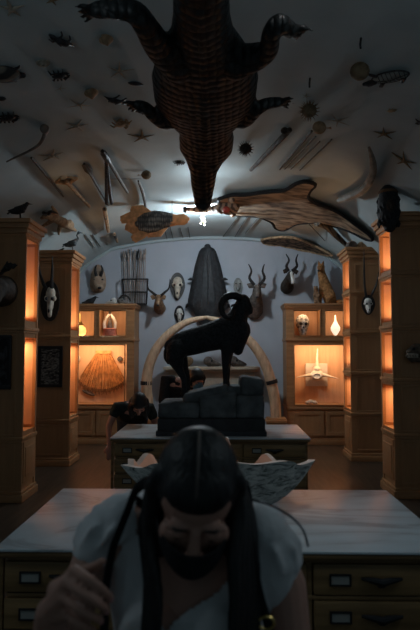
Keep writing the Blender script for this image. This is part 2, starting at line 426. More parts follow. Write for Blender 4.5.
# ------------------------------------------------------------------ tables with drawers
def drawer_table(x0, x1, y0, y1, zt, cols, label, nrows, pitch):
    t = thing('drawer_table', label, 'table', ((x0+x1)/2, (y0+y1)/2, 0))
    m = MB(); m.box((x0, y0, zt-.012), (x1, y1, zt), .004); m.build('marble_top', MARB, t)
    b = MB(); b.box((x0+.005, y0+.005, zt-.036), (x1-.005, y1-.005, zt-.0125), .008); b.box((x0+.03, y0+.025, zt-.046), (x1-.03, y1-.03, zt-.035)); b.build('wooden_edge', W_TAB, t)
    c = MB(); c.box((x0+.05, y0+.06, .08), (x1-.05, y1-.05, zt-.045)); c.build('carcass', W_TAB, t, False)
    c = MB(); c.box((x0+.02, y0+.02, 0), (x1-.02, y1-.02, .085), .012); c.build('plinth', W_TAB, t)
    ztop = zt-.048
    r = MB()
    for k in range(nrows+1): r.box((x0+.05, y0+.035, ztop-k*pitch-.012), (x1-.05, y0+.06, ztop-k*pitch+.006), .004)
    xs_ = [cols[0][0]-.02] + [c[1]+.01 for c in cols]
    for x in xs_: r.box((x-.012, y0+.0375, .09), (x+.012, y0+.0595, ztop-.001)); 
    r.build('face_frame', W_TAB, t)
    proto = None
    for (a, d) in cols:
        for k in range(nrows):
            z1 = ztop-k*pitch-.016; z0 = ztop-(k+1)*pitch+.010
            dr = MB(); dr.box((a, y0+.03, z0), (d, y0+.06, z1), .008); do = dr.build('drawer', W_DRW, t)
            cx, cz = (a+d)/2, (z0+z1)/2; lx = cx-.175
            h = MB()
            for q in ((lx-.047, lx+.047, cz+.018, cz+.026), (lx-.047, lx+.047, cz-.026, cz-.018), (lx-.047, lx-.039, cz-.02, cz+.02), (lx+.039, lx+.047, cz-.02, cz+.02)):
                h.box((q[0], y0+.022, q[2]), (q[1], y0+.031, q[3]), .002)
            h.build('label_holder', BLACK, do, org=t['org'])
            h = MB(); h.box((lx-.040, y0+.026, cz-.019), (lx+.040, y0+.0305, cz+.019)); h.build('card', CARD, do, org=t['org'])
            h = MB(); pts = [V((cx+u*.088, y0+.020-.012*(1-u*u), cz+.010-.012*(1-abs(u))**2)) for u in [i/6-1 for i in range(13)]]
            h.tube(pts, [.006+.011*(1-abs(i/6-1)**1.5) for i in range(13)], 8); h.ell((cx, y0+.018, cz-.016), (.02, .012, .012)); h.build('handle', BLACK, do, org=t['org'])
    return t
TA, TB = Pz(60, 491, .885).x, Pz(384, 488, .885).x
T1 = drawer_table(TA, TB, 2.475, 3.55, .885, [(TA+.04, TA+.62), (TA+.65, TB-.65), (TB-.62, TB-.04)], 'marble topped drawer table in front with the giant clam shell on it', 4, .157)
T2 = drawer_table(-1.11, .87, 5.57, 6.6, .885, [(-1.07, -.46), (-.43, .18), (.21, .82)], 'marble topped drawer table further back carrying the ram on rocks', 5, .15)
# cream mantelpiece under the trophies
t = thing('mantelpiece', 'cream mantelpiece against the back wall behind the arch', 'mantelpiece', (-.2, 10.9, 0))
m = MB(); m.box((-1.12, 10.62, 1.38), (.72, YB, 1.43), .01); m.box((-1.07, 10.68, 1.33), (.67, YB, 1.38), .008); m.build('shelf', M('cream_paint', (.42, .36, .28), .6, .08), t)
m = MB(); m.box((-1.02, 10.75, 0), (.62, YB, 1.33)); m.box((-1.02, 10.72, 0), (-.72, 10.75, 1.3), .01); m.box((.32, 10.72, 0), (.62, 10.75, 1.3), .01); m.build('surround', M('cream_paint_flat', (.36, .32, .26), .6, .08), t, False)
# ------------------------------------------------------------------ things fixed to the vault
class Frame:
    def __init__(s, p1, p2, d=0):
        s.a, s.b = CH(*p1), CH(*p2); s.mid = (s.a+s.b)/2; s.n = CN(s.mid)
        s.ex = s.b-s.a; s.L = s.ex.length; s.ex = (s.ex - s.n*s.ex.dot(s.n)).normalized(); s.ey = s.n.cross(s.ex)
        s.d = d
        # keep both ends clear of the plaster
        s.off = max(0, *[(s.mid + s.ex*(s.L*k)).z - ceil_z((s.mid + s.ex*(s.L*k)).x, (s.mid + s.ex*(s.L*k)).y) for k in (-.5, 0, .5)])
    def __call__(s, u, v, w=0): return s.mid + s.ex*(u*s.L) + s.ey*(v*s.L) + s.n*(w*s.L + s.off + s.d)
    def rot(s): return Matrix((s.ex, s.ey, s.n)).transposed()
def radial(p, r):
    """a frame at pixel p whose length is 2r pixels across the picture"""
    return Frame((p[0]-r, p[1]), (p[0]+r, p[1]))
def starfish(p, r, label, mat=STAR, thin=1.0, rot=0, group='starfish on the vault'):
    f = radial(p, r); mb = MB()
    mb.ell(f(0, 0, .05), (f.L*.13*thin, f.L*.13*thin, f.L*.06), f.rot())
    for k in range(5):
        a = rot + k*2*PI/5 + .1*math.sin(k*3+p[0]); R = .5*(1+.12*math.sin(k*5+p[1]))
        pts = [f(R*t*math.cos(a), R*t*math.sin(a)*1.25, .05-.03*t) for t in (0, .35, .7, 1)]
        mb.tube(pts, [f.L*x*thin for x in (.12, .085, .05, .015)], 8, flat=.6, up=f.n)
    return solo(mb, 'starfish', mat, label, 'starfish', f.mid, group)
def crab(p, r, label, mat=CHITIN, rot=0, name='crab', cat='crab', legs=4, group='dried crabs on the vault'):
    f = radial(p, r); t = thing(name, label, cat, f.mid, group)
    c, s_ = math.cos(rot), math.sin(rot)
    g = lambda u, v, w=0: f(u*c-v*s_, u*s_+v*c, w)
    mb = MB(); R = f.rot() @ Matrix.Rotation(rot, 3, 'Z'); mb.ell(g(0, 0, .1), (f.L*.31, f.L*.22, f.L*.11), R)
    mb.ell(g(.12, 0, .13), (f.L*.14, f.L*.13, f.L*.09), R); mb.build('shell', mat, t)
    for sgn in (-1, 1):
        for k in range(legs):
            u = -.18+.36*k/(legs-1); l = MB()
            l.tube([g(u, .13*sgn, .08), g(u*1.5, .28*sgn, .16), g(u*1.9-.03, .43*sgn, .03)], [f.L*.055, f.L*.05, f.L*.02], 6); l.build('leg', mat, t)
        l = MB(); l.tube([g(.2, .1*sgn, .1), g(.33, .22*sgn, .12), g(.44, .12*sgn, .1)], [f.L*.055, f.L*.06, f.L*.075], 6)
        l.cone(g(.42, .13*sgn, .1), g(.55, .06*sgn, .08), f.L*.075); l.build('claw', mat, t)
    return t
def lizard(p1, p2, label, mat=CHITIN, name='lizard', cat='reptile', w=.13, tail=True, group=None):
    """small stuffed four-legged animal, head at p2"""
    f = Frame(p1, p2); mb = MB(); L = f.L
    pts = [f(u, .03*math.sin(u*6), .10+.03*math.cos(u*5)) for u in (-.5, -.32, -.12, .1, .26, .34, .5)]
    mb.tube(pts, [L*x for x in (.012, .04, w, w*1.05, w*.6, w*.75, w*.3)], 10, True, flat=.7, up=f.n)
    for u in (-.12, .18):
        for sg in (-1, 1):
            mb.tube([f(u, .05*sg, .1), f(u+.03, (w+.10)*sg, .09), f(u+.09, (w+.14)*sg, .03)], [L*.045, L*.035, L*.03], 6, True)
            for q in (-.03, .02): mb.tube([f(u+.09, (w+.14)*sg, .03), f(u+.13, (w+.17+q)*sg, .02)], [L*.018, L*.008], 5)
    o = solo(mb, name, mat, label, cat, f.mid, group, remesh=L*.022, smooth_it=2)
    return o
def puffer(p, r, label, hook=None, mat=SPINE, spikes=True, tail=0, name='pufferfish', cat='fish', squash=1, group='round dried fish under the vault'):
    f = radial(p, r); L = f.L; t = thing(name, label, cat, f.mid, group); c = f(0, 0, .5)
    mb = MB(); k_ = .84 if spikes else 1; mb.ell(c, (L*.5*k_, L*.46*squash*k_, L*.45*squash*k_), f.rot(), 20, 14)
    mb.build('body', mat, t)
    if spikes:
        s = MB()
        for k in range(60):
            z = 1-2*(k+.5)/60; a = k*2.39996; d = V((math.cos(a)*math.sqrt(1-z*z), math.sin(a)*math.sqrt(1-z*z), z))
            s.cone(c+d*L*.36, c+d*L*.66, L*.035, 4)
        s.build('spines', mat, t)
    if tail:
        s = MB(); u = tail
        s.plate([f(.45*u, -.05, .5), f(.45*u, .05, .5), f(.66*u, .06, .5), f(.86*u, .22, .5), f(.86*u, -.22, .5), f(.66*u, -.06, .5)], f.n*L*.03); s.build('tail_fin', mat, t)
        for sg in (-1, 1):
            s = MB(); s.plate([f(.05, .43*sg, .5), f(.2, .45*sg, .5), f(.12, .66*sg, .55), f(-.05, .6*sg, .55)], f.n*L*.03); s.build('side_fin', mat, t)
    s = MB(); s.tube([c, f(0, 0, 0)], L*.015 if L > .1 else .003, 5); s.build('hanging_wire', BLACK, t)
    if hook:
        h = CH(*hook); n = CN(h)
        solo(MB().tube([h, h+n*.05, h+n*.09+V((0, -.03, 0))], .008, 6, True), 'ceiling_hook', BLACK, 'bare dark hook in the vault above the %s' % ('smooth round fish' if spikes is False else 'spiky fish'), 'hook', h, 'bare hooks in the vault')
    return t
def spear(p1, p2, label, r=.018, head=None, hlen=.25, hw=.04, mat=SHAFT, hmat=None, name='spear', cat='spear', group=None, both=False):
    r, hw = r*.58, hw*.6; f = Frame(p1, p2, max(r, hw if head in ('knob',) else 0)+.008); t = thing(name, label, cat, f.mid, group); m = MB()
    m.tube([f(-.5, 0), f(0, 0), f(.5, 0)], [r*.8, r, r], 8); m.build('shaft', mat, t)
    if head:
        h = MB(); u0 = .5-hlen
        if head == 'blade':
            h.tube([f(u0, 0), f(u0+hlen*.3, 0), f(u0+hlen*.7, 0), f(.5, 0)], [r, hw, hw*.7, .004], 8, flat=.35, up=f.n)
        elif head == 'knob': h.tube([f(u0, 0), f(u0+hlen*.35, 0), f(u0+hlen*.8, 0), f(.5, 0)], [r, hw, hw, hw*.5], 10, True)
        elif head == 'paddle': h.tube([f(u0, 0), f(u0+hlen*.4, 0), f(.5-hlen*.1, 0), f(.5, 0)], [r, hw, hw*.9, hw*.3], 10, flat=.3, up=f.n)
        h.build('head', hmat or mat, t)
    return t
def traced(p, d=.03): h = CH(*p); return h + CN(h)*d

def crocodile():
    sp = [((203, 206), 4.92, .070, .045), ((203, 198), 4.82, .082, .055), ((203, 186), 4.68, .100, .06), ((203.5, 172), 4.5, .112, .07), ((204.5, 160), 4.36, .150, .085), ((206, 149), 4.22, .205, .11), ((206.5, 138), 4.08, .205, .13),
          ((205.5, 129), 3.96, .19, .13), ((205, 117), 3.82, .265, .15), ((205, 98), 3.58, .335, .18), ((205, 76), 3.30, .325, .18), ((204.5, 58), 3.07, .27, .16), ((202.5, 36), 2.84, .170, .14), ((201.5, 15), 2.62, .140, .12), ((201, -20), 2.36, .125, .11)]
    org = P(205, 76, 3.3)
    t = thing('crocodile', 'huge dark stuffed crocodile hanging head down under the vault', 'crocodile', org)
    mb = MB(); pts = [P(*p, Y) for p, Y, a, b in sp]; rad = [(b, a) for p, Y, a, b in sp]
    e = pts[-1]; pts += [V((e.x+.02, 1.9, e.z+.03)), V((e.x+.06, 1.3, e.z+.05)), V((e.x+.12, .7, e.z+.06))]; rad += [(.09, .10), (.06, .07), (.03, .03)]
    q = smooth_pts(pts, 4); ra = lerp_list([r[0] for r in rad], len(q)); rb = lerp_list([r[1] for r in rad], len(q))
    mb.tube(q, list(zip(ra, rb)), 24, True, up=(0, 0, 1))
    # nostril bump, eye ridges, jaw corners
    mb.ell(P(203, 203, 4.86)+V((0, 0, -.02)), (.062, .06, .05))
    for s in (-1, 1):
        mb.ell(P(204+s*15, 150, 4.22), (.06, .09, .07)); mb.ell(P(204.5+s*9, 158, 4.33)+V((0, 0, -.06)), (.035, .05, .035))
    # ridged scutes down the middle, in rows
    for k in range(26):
        y = 4.02-k*.062; i = min(range(len(q)), key=lambda j: abs(q[j].y-y))
        for j in (-2, -1, 0, 1, 2):
            w = rb[i]*.17; mb.boxc(q[i]+V((j*w*1.25, 0, -ra[i]*(1-.07*j*j)+.004)), (w*.8, .034, .030), None, .006)
    z = 3.30
    def leg(ps, rs): mb.tube(smooth_pts([Pz(*p) for p in ps], 3), lerp_list(rs, 3*(len(ps)-1)+1), 10, True)
    def claws(c, d, n=4, L=.11, sp_=.032):
        c = Pz(*c); d = V(d).normalized(); sd = d.cross(V((0, 0, 1)))
        for k in range(n):
            o = (k-(n-1)/2); mb.tube([c, c+sd*o*sp_+d*L*.6, c+sd*o*sp_*1.4+d*L+V((0, 0, -.02))], [.02, .015, .005], 6, True)
    leg([(178, 62, 3.34), (160, 48, 3.33), (147, 28, 3.32), (134, 12, 3.34), (112, 9, 3.36), (97, 10, 3.38)], [.11, .08, .062, .055, .046, .04]); claws((99, 10, 3.38), (-1, .15, 0))
    leg([(236, 62, 3.34), (255, 57, 3.33), (268, 50, 3.32), (271, 34, 3.32), (279, 22, 3.34), (290, 30, 3.36)], [.10, .075, .055, .048, .044, .04]); claws((288, 29, 3.36), (1, .45, 0))
    leg([(182, 112, 3.36), (166, 122, 3.33), (154, 116, 3.33), (146, 108, 3.35), (138, 105, 3.36)], [.09, .055, .046, .04, .034]); claws((139, 105, 3.36), (-1, .2, 0), 4, .10, .04)
    leg([(228, 112, 3.36), (243, 121, 3.33), (256, 110, 3.33), (266, 104, 3.35), (279, 102, 3.36)], [.09, .055, .046, .04, .034]); claws((278, 102, 3.36), (1, .1, 0), 4, .10, .04)
    mb.build('body', mat_scales('crocodile_hide', (.009, .010, .010), (.026, .031, .032), 22, 17), t, remesh=.014, smooth_it=1)
    for y, zo in ((3.7, .14), (2.9, .14)):
        i = min(range(len(q)), key=lambda j: abs(q[j].y-y))
        for s in (-1, 1):
            c = q[i]+V((s*.12, 0, zo*.7)); w = MB(); w.tube([c, V((c.x*1.2, c.y, ceil_z(c.x, c.y)))], .006, 6); w.build('hanging_wire', BLACK, t)
crocodile()

# ---- left half of the vault
starfish((11, 8), 13, 'pale starfish at the top left corner of the vault', rot=.4)
lizard((76, 45), (49, 32), 'dark knobbly stuffed reptile left of the crocodile hind foot', w=.13)
crab((58, 74), 11, 'dark crab with splayed claws just below the small round shell', rot=.2)
crab((6, 116), 12, 'dark crab low at the left edge under the striped turtle shell', rot=.1)
lizard((103, 93), (126, 102), 'small black stuffed reptile left of the crocodile fore foot', w=.11, group='small black reptiles')
lizard((131, 104), (152, 112), 'small black stuffed reptile partly hidden at the crocodile fore foot', w=.11, group='small black reptiles')
def shell(p, r, label, mat=TAN, tilt=.6):
    f = radial(p, r); L = f.L; mb = MB(); q = f.rot()
    for k in range(9):
        a = -1.1+2.2*k/8; mb.tube([f(-.35*math.cos(tilt), -.4*math.sin(tilt), .2), f(.12*math.cos(a+tilt), .14*math.sin(a+tilt), .42), f(.46*math.cos(a+tilt), .5*math.sin(a+tilt), .16)], [L*.06, L*.16, L*.07], 8, True)
    mb.ell(f(0, 0, .22), (L*.4, L*.4, L*.22), q)
    return solo(mb, 'scallop_shell', mat, label, 'shell', f.mid, 'tan shells on the vault', remesh=L*.03, smooth_it=1)
shell((105, 37), 8, 'tan ribbed shell just under the left crocodile foot', tilt=.8)
shell((90, 90), 8, 'tan ribbed shell next to the small black reptile', tilt=.3)
f = radial((43, 62), 7); m = MB()
for k in range(3):
    r = .42-.12*k; m.tube([f(r*math.cos(a), r*math.sin(a), .08+.08*k) for a in [2*PI*i/16 for i in range(17)]], f.L*.075, 7)
solo(m, 'coiled_shell', STAR, 'small pale ring-shaped shell above the dark clawed crab', 'shell', f.mid)
# striped turtle shell at the left edge
f = Frame((-16, 70), (23, 73)); t = thing('turtle_shell', 'dark turtle shell with pale stripes cut by the left edge', 'turtle', f.mid)
m = MB(); m.ell(f(-.02, 0, .08), (f.L*.46, f.L*.34, f.L*.17), f.rot(), 24, 14); m.build('shell', mat_stripes('turtle_stripe', (.03, .03, .03), (.16, .14, .11), 3.2, 2, (0, 0, 1.57)), t)
m = MB(); m.tube([f(.38, 0, .08), f(.5, .02, .08)], [f.L*.09, f.L*.07], 10, True); m.build('head', CHITIN, t)
for sg in (-1, 1):
    m = MB(); m.tube([f(.22, .24*sg, .06), f(.34, .36*sg, .05), f(.36, .44*sg, .04)], [f.L*.07, f.L*.06, f.L*.02], 8, flat=.4, up=f.n); m.build('flipper', CHITIN, t)
starfish((119, 70), 15, 'thin pale starfish left of the crocodile belly', thin=.45, rot=.2)
starfish((80, 104), 13, 'thin pale starfish below the tan shell by the reptile', thin=.35, rot=1.1)
starfish((77, 125), 13, 'pale starfish left of the brown winged crab', thin=.6, rot=.15)
starfish((52, 155), 13, 'pale slender starfish right of the long curled horn', thin=.55, rot=.5)
starfish((142, 136), 14, 'brown starfish under the left crocodile fore leg', STARB, .6, .35)
starfish((60, 88), 7, 'tiny threadlike starfish under the dark clawed crab', thin=.3, rot=1.3)
f = Frame((128, 81), (143, 83)); solo(MB().tube([f(u, 0, .12) for u in (-.5, -.3, 0, .3, .5)], [f.L*x for x in (.05, .16, .2, .16, .06)], 10, True, flat=.6, up=f.n), 'mussel_shell', CHITIN, 'small dark oval shell right of the thin starfish', 'shell', f.mid)
f = radial((44, 126), 5); solo(MB().ell(f(0, 0, .3), (f.L*.3, f.L*.6, f.L*.3), f.rot()), 'sea_pod', SPINE, 'small brown oval pod at the tip of the curled horn', 'pod', f.mid)
crab((121, 122), 11, 'brown flat crab with spread legs above the hanging bead chain', TAN, 1.4, legs=3)
crab((179, 162), 6, 'tiny dark crab left of the crocodile head', rot=.5)
starfish((52, 0), 7, 'small starfish touching the top edge of the picture', STARB)
f = radial((1, 97), 5); solo(MB().ell(f(0, 0, .2), (f.L*.5, f.L*.35, f.L*.2), f.rot()), 'limpet', CHITIN, 'tiny dark limpet at the left edge above the low crab', 'shell', f.mid)
# curled horn
m = MB(); pts = [(4, 158), (14, 153), (27, 147), (38, 140), (43, 132), (44, 126)]
horn(m, [traced(p, .05) for p in pts], [.008, .011, .013, .016, .019, .022]); c = traced((44, 124), .05); m.ell(c, .045)
solo(m, 'curled_horn', M('pale_horn', (.16, .13, .11), .6, .3, 10), 'long thin curved horn with a knob end on the far left', 'horn', c)
spear((63, 195), (31, 156), 'plain thin spear on the left below the slender starfish', .022)
spear((108, 204), (84, 162), 'paddle-headed spear beside the bead chain, left one of two', .026, 'paddle', .22, .075)
spear((127, 189), (102, 147), 'long heavy club hanging over the bead chain', .04, 'knob', .22, .065, hmat=CHITIN, name='club', cat='club')
t = spear((89, 204), (66, 178), 'tan forked club below the plain thin spear', .045, 'knob', .2, .05, TAN, name='club', cat='club')
f = Frame((89, 204), (66, 178), .03)
for sg in (-1, 1):
    m = MB(); m.tube([f(.42, 0), f(.50, .10*sg), f(.58, .04*sg)], [.03, .024, .01], 8, True); m.build('fork', TAN, t)
# bead chain in two falls
t = thing('bead_chain', 'two falls of dark beads hanging by the heavy club', 'chain', CH(107, 155))
top = traced((106, 155), .05)
for q in (106, 111):
    e = traced((q, 200), .05); m = MB(); n = 34
    for k in range(n): m.ell(top.lerp(e, k/(n-1)) + V((0, 0, -.04*math.sin(PI*k/(n-1)))), .024, u=8, v=6)
    m.build('strand', CHITIN, t)
spear((141, 178), (108, 178), 'thin dark rod lying across behind the heavy club', .007, name='rod', cat='rod')
spear((108, 229), (104, 206), 'short tan bone club with a dark head', .06, 'knob', .35, .055, TAN, CHITIN, name='club', cat='club')
spear((117, 240), (114, 232), 'smallest tan club with a dark head, near the arch', .05, 'knob', .4, .05, TAN, CHITIN, name='club', cat='club')
spear((94, 247), (85, 234), 'short thin stick by the arch, left one of a pair', .014, name='stick', cat='stick')
spear((100, 246), (92, 234), 'short thin stick by the arch, right one of a pair', .014, name='stick', cat='stick')
m = MB(); horn(m, [traced(p, .04) for p in ((138, 178), (142, 188), (145, 202), (146, 214))], [.012, .024, .02, .012]); solo(m, 'rib_bone', SHAFT, 'thin curved rib bone right of the heavy club', 'bone', CH(142, 195))
puffer((146, 170), 5, 'small round brown dried fish near the rib bone', spikes=False, tail=-1)
# dried four-legged skin above the left cabinets
t = thing('animal_skin', 'tan dried animal with horns and splayed legs above the left cabinets', 'skin', CH(57, 218))
m = MB(); g = lambda x, y, d=.09: traced((x, y), d)
m.tube([g(46, 211), g(52, 213), g(60, 217), g(67, 222), g(75, 229, .04)], [.055, .06, .07, .05, .02], 12, True)
for a, b, c in (((52, 213), (46, 217), (38, 225)), ((58, 217), (56, 225), (57, 232)), ((54, 212), (52, 206), (50, 203)), ((64, 218), (67, 216), (72, 222))):
    m.tube([g(*a), g(*b), g(*c, .05)], [.04, .035, .02], 8, True)
m.tube([g(47, 211), g(42, 210), g(38, 213)], [.055, .045, .025], 10, True)
m.build('body', TAN, t, remesh=.02, smooth_it=2)
m = MB(); horn(m, [g(42, 209), g(39, 205, .12), g(41, 203, .16)], [.03, .02, .008]); horn(m, [g(45, 208), g(47, 204, .12), g(52, 204, .15)], [.03, .02, .008]); m.build('horns', HORN, t)
# big fish hung under the vault, broad side to the room
Y = 8.3; t = thing('dried_fish', 'large dried fish with orange fins and a dark scaly middle', 'fish', P(155, 221, Y))
g = lambda x, y, d=0: P(x, y, Y+d)
m = MB(); m.tube([g(138, 224), g(146, 223), g(156, 221), g(165, 220), g(173, 219.5)], [(.05, .10), (.06, .16), (.07, .165), (.06, .13), (.05, .09)], 16, True, up=(0, 1, 0)); m.build('body', mat_scales('fish_scale', (.05, .05, .05), (.36, .33, .28), 34, 26), t)
m = MB(); m.tube([g(170, 220), g(177, 220), g(184, 219.5), g(188, 219)], [(.05, .105), (.05, .08), (.055, .085), (.03, .05)], 12, True, up=(0, 1, 0)); m.build('head', M('orange_skin', (.68, .30, .12), .7, .25, 14), t)
for a, b, c in (((150, 215), (141, 211), (131, 210)), ((147, 221), (132, 217), (121, 220)), ((147, 226), (133, 228), (126, 226)), ((152, 227), (141, 233), (133, 240)), ((166, 224), (158, 231), (147, 234))):
    m = MB(); m.tube([g(*a), g(*b, .02), g(*c, .04)], [(.03, .06), (.03, .10), (.015, .06)], 10, True, up=(0, 1, 0)); m.build('fin', M('orange_fin', (.62, .31, .14), .7, .3, 12), t)
m = MB()
for x in (145, 172): c = g(x, 217); m.tube([c, V((c.x, c.y, ceil_z(c.x, c.y)))], .004, 5)
m.build('hanging_wire', BLACK, t)
for k, (a, b) in enumerate((((167, 239), (164, 226)), ((173, 238), (170, 226)), ((183, 237), (180, 227)), ((190, 238), (188, 226)))):
    spear(a, b, 'short thin stick under the head of the orange-finned fish', .013, name='stick', cat='stick', group='short sticks under the orange-finned fish')

# ---- right half of the vault
puffer((361, 62), 10, 'largest round dried fish, smooth and brown, high on the right', (361, 38), spikes=False, tail=0)
puffer((310, 102), 9, 'spiky dried fish hanging left below the smooth round one', (310, 78))
puffer((320, 121), 7, 'smaller pale round dried fish beside a starfish', None, TAN, False, 1)
starfish((338, 120), 13, 'thin pale starfish touching the small round fish', thin=.4, rot=.6)
# oval turtle with outlined shell
f = Frame((364, 80), (409, 70)); t = thing('turtle', 'dark oval turtle with ribbed shell below the big round fish', 'turtle', f.mid)
m = MB(); ring = [f(.12+.40*math.cos(a), .20*math.sin(a)+.03, .08) for a in [2*PI*k/28 for k in range(29)]]; m.tube(ring, f.L*.016, 7)
for k in range(7): 
    u = -.2+.09*k; h = .2*math.sqrt(max(0, 1-((u)/.40)**2)); m.tube([f(.12+u, -h+.03, .09), f(.12+u, .03, .17), f(.12+u, h+.03, .09)], f.L*.008, 6)
m.tube([f(-.26, .03, .1), f(.12, .03, .17), f(.5, .03, .1)], f.L*.01, 6); m.build('rib_frame', CHITIN, t)
m = MB(); m.ell(f(.12, .03, .07), (f.L*.39, f.L*.19, f.L*.07), f.rot(), 20, 10); m.build('shell', M('turtle_shell_grey', (.26, .30, .29), .5, .35, 9), t)
m = MB(); m.tube([f(-.24, .0, .1), f(-.36, -.02, .1), f(-.5, -.03, .08)], [f.L*.06, f.L*.07, f.L*.04], 8, True); m.build('head', CHITIN, t)
for sg, u in ((-1, -.12), (1, -.12), (-1, .35)):
    m = MB(); m.tube([f(u, .14*sg, .08), f(u-.1, .27*sg, .08), f(u-.16, .30*sg, .06)], [f.L*.05, f.L*.045, f.L*.015], 8, flat=.5, up=f.n); m.build('flipper', CHITIN, t)
lizard((385, 110), (397, 109), 'tiny brown stuffed fish right of the starfish on the right', TAN, 'small_fish', 'fish', .16)
lizard((432, 118), (416, 122), 'dark stuffed reptile cut by the right edge', w=.12)
puffer((246, 142), 7, 'dark round dried fish right of the crocodile head', None, DKBROWN, True)
puffer((285, 127), 4, 'tiny dark round dried fish above the heavy carved club', None, DKBROWN, False)
starfish((384, 133), 12, 'pale starfish above the right tusk', STARB, .6, .2)
starfish((405, 160), 11, 'pale starfish right of the curved tusk', STARB, .55, .9)
starfish((306, 96), 5, 'tiny starfish above the spiky dried fish', thin=.6)
spear((251, 167), (290, 126), 'heavy carved club with a dark end on the right', .045, 'knob', .3, .05, SHAFT, DKBROWN, name='club', cat='club')
spear((280, 168), (312, 129), 'first of the slender spears right of the carved club', .02, 'blade', .3, .03)
spear((285, 168), (316, 135), 'second of the slender spears right of the carved club', .014)
spear((291, 168), (320, 140), 'third of the slender spears right of the carved club', .014)
spear((300, 169), (332, 138), 'fourth slender spear, right of all the others', .014, 'blade', .15, .02)
m = MB(); horn(m, [traced(p, .06) for p in ((340, 196), (352, 191), (365, 184), (373, 171), (374, 157), (370, 142))], [.04, .056, .056, .046, .035, .015]); solo(m, 'tusk', M('old_ivory', (.22, .20, .17), .6, .3, 8), 'long curved grey tusk on the right of the vault', 'tusk', CH(368, 175))
# big skin with a dark border
def pelt(pts, th, name, mat, parent, rem=.035):
    n = smooth_pts([V((x, y, 0)) for x, y in pts+[pts[0]]], 3)[:-1]
    # fan of inner rings so that the sheet follows the vault
    cx = [CH(p.x, p.y) for p in n]
    m = MB(); m.bm.free(); m.bm = bmesh.new(); bm = m.bm
    a = [bm.verts.new(c+CN(c)*.02) for c in cx]; f = bm.faces.new(a); bmesh.ops.triangulate(bm, faces=[f])
    bmesh.ops.subdivide_edges(bm, edges=bm.edges[:], cuts=3, use_grid_fill=True)
    for v in bm.verts:
        z = ceil_z(v.co.x, v.co.y); v.co.z = min(v.co.z, z-.02) if z-v.co.z < .02 else z-.05
    r = bmesh.ops.extrude_face_region(bm, geom=bm.faces[:]); vs = [e for e in r['geom'] if isinstance(e, bmesh.types.BMVert)]
    for v in vs: v.co.z -= th
    m.build(name, mat, parent, remesh=rem, smooth_it=2)
    return [c+CN(c)*(.05+th*.5) for c in cx]
t = thing('animal_skin', 'big striped cat skin with head and dark border hung across the vault', 'skin', CH(275, 203))
out = [(219, 194), (232, 190), (245, 190), (265, 187), (285, 185), (297, 178), (307, 176), (316, 179), (311, 185), (309, 192), (316, 198), (330, 203), (345, 211), (360, 222), (375, 234), (370, 236), (352, 227), (335, 221.5), (318, 218), (300, 219), (292, 222), (285, 226), (276, 224), (272, 218), (258, 212), (240, 211), (228, 208), (219, 206)]
ed = pelt(out, .045, 'pelt', M('tiger_pelt', (.12, .075, .045), .85, .5, 3.2, .3, stretch=(1.2, 2.6, 1), c2=(.36, .26, .17), detail=6, lo=.36, hi=.62), t)
m = MB(); m.tube(ed+[ed[0]], .028, 6); m.build('border', BLKCLOTH, t)
g = lambda x, y, d=.12: traced((x, y), d)
m = MB(); m.ell(g(229, 199), (.17, .15, .12)); m.ell(g(222, 198, .15), (.10, .10, .09)); m.ell(g(232, 192), (.05, .05, .05)); m.ell(g(233, 207), (.05, .05, .05)); m.tube([g(222, 200), g(210, 204, .1), g(196, 205, .08), g(184, 204, .08)], [.09, .07, .06, .035], 10, True, flat=.8)
m.build('head', mat_stripes('tiger_head', (.42, .28, .19), (.08, .05, .04), 4, 6), t, remesh=.018, smooth_it=2)
m = MB(); m.ell(g(226.5, 195, .22), (.055, .06, .05)); m.build('mouth', M('red_mouth', (.45, .07, .05), .5), t)
m = MB(); horn(m, [g(186, 204, .09), g(183, 204, .09)], [.05, .04]); m.build('nose', HORN, t)
m = MB(); horn(m, [traced(p, .08) for p in ((318, 217), (328, 222), (339, 232), (351, 243))], [.07, .055, .05, .03]); m.build('tail', mat_stripes('tail_fur', (.12, .09, .06), (.02, .016, .014), 6, 2), t)
t = thing('animal_skin', 'smaller spotted skin below the big striped one, near the arch', 'skin', CH(297, 241))
ed = pelt([(262, 236), (275, 233.5), (295, 234), (315, 242), (334, 252), (318, 250), (300, 246.5), (280, 242), (266, 241)], .045, 'pelt', M('spotted_pelt', (.11, .07, .04), .85, .7, 9, lo=.45, hi=.55), t, .03)
m = MB(); m.tube(ed+[ed[0]], .025, 6); m.build('border', TAN, t)
for k, (a, b) in enumerate((((223, 236), (240, 213)), ((235, 236), (247, 216)), ((245, 233), (259, 216)))):
    spear(a, b, ['leftmost thin stick on the vault under the cat skin head', 'middle thin stick on the vault under the cat skin head', 'rightmost thin stick on the vault under the cat skin head'][k], .013, name='stick', cat='stick')
spear((325, 240), (310, 222), 'thin dark stick between the two skins on the right', .012, name='stick', cat='stick')
# ceiling lamps
def ceiling_lamp(c, label):
    t = thing('ceiling_lamp', label, 'lamp', c)
    m = MB(); m.tube([c, V((c.x, c.y, ceil_z(c.x, c.y)))], .008, 6); m.build('rod', BLACK, t)
    m = MB(); m.lathe((c.x, c.y, ceil_z(c.x, c.y)-.05), [(.02, 0), (.06, .01), (.06, .05)], 14); m.build('ceiling_cap', PALE, t)
    if 'bulb_glow' not in bpy.data.materials: emit('bulb_glow', (1, .97, .93), 8)
    h = MB()
    for k in range(11):
        a = k*2.4; r = .015+.036*((k*7) % 5)/4; z = -.13+.26*((k*3) % 11)/10; q = c+V((r*math.cos(a), r*math.sin(a), z))
        m = MB(); m.ell(q, .013, u=10, v=6); m.build('bulb', bpy.data.materials['bulb_glow'], t); h.tube([c+V((0, 0, z*.6)), q], .004, 5)
    h.tube([c+V((0, 0, -.13)), c+V((0, 0, .13))], .006, 6); h.build('bulb_holder', BRASS, t)
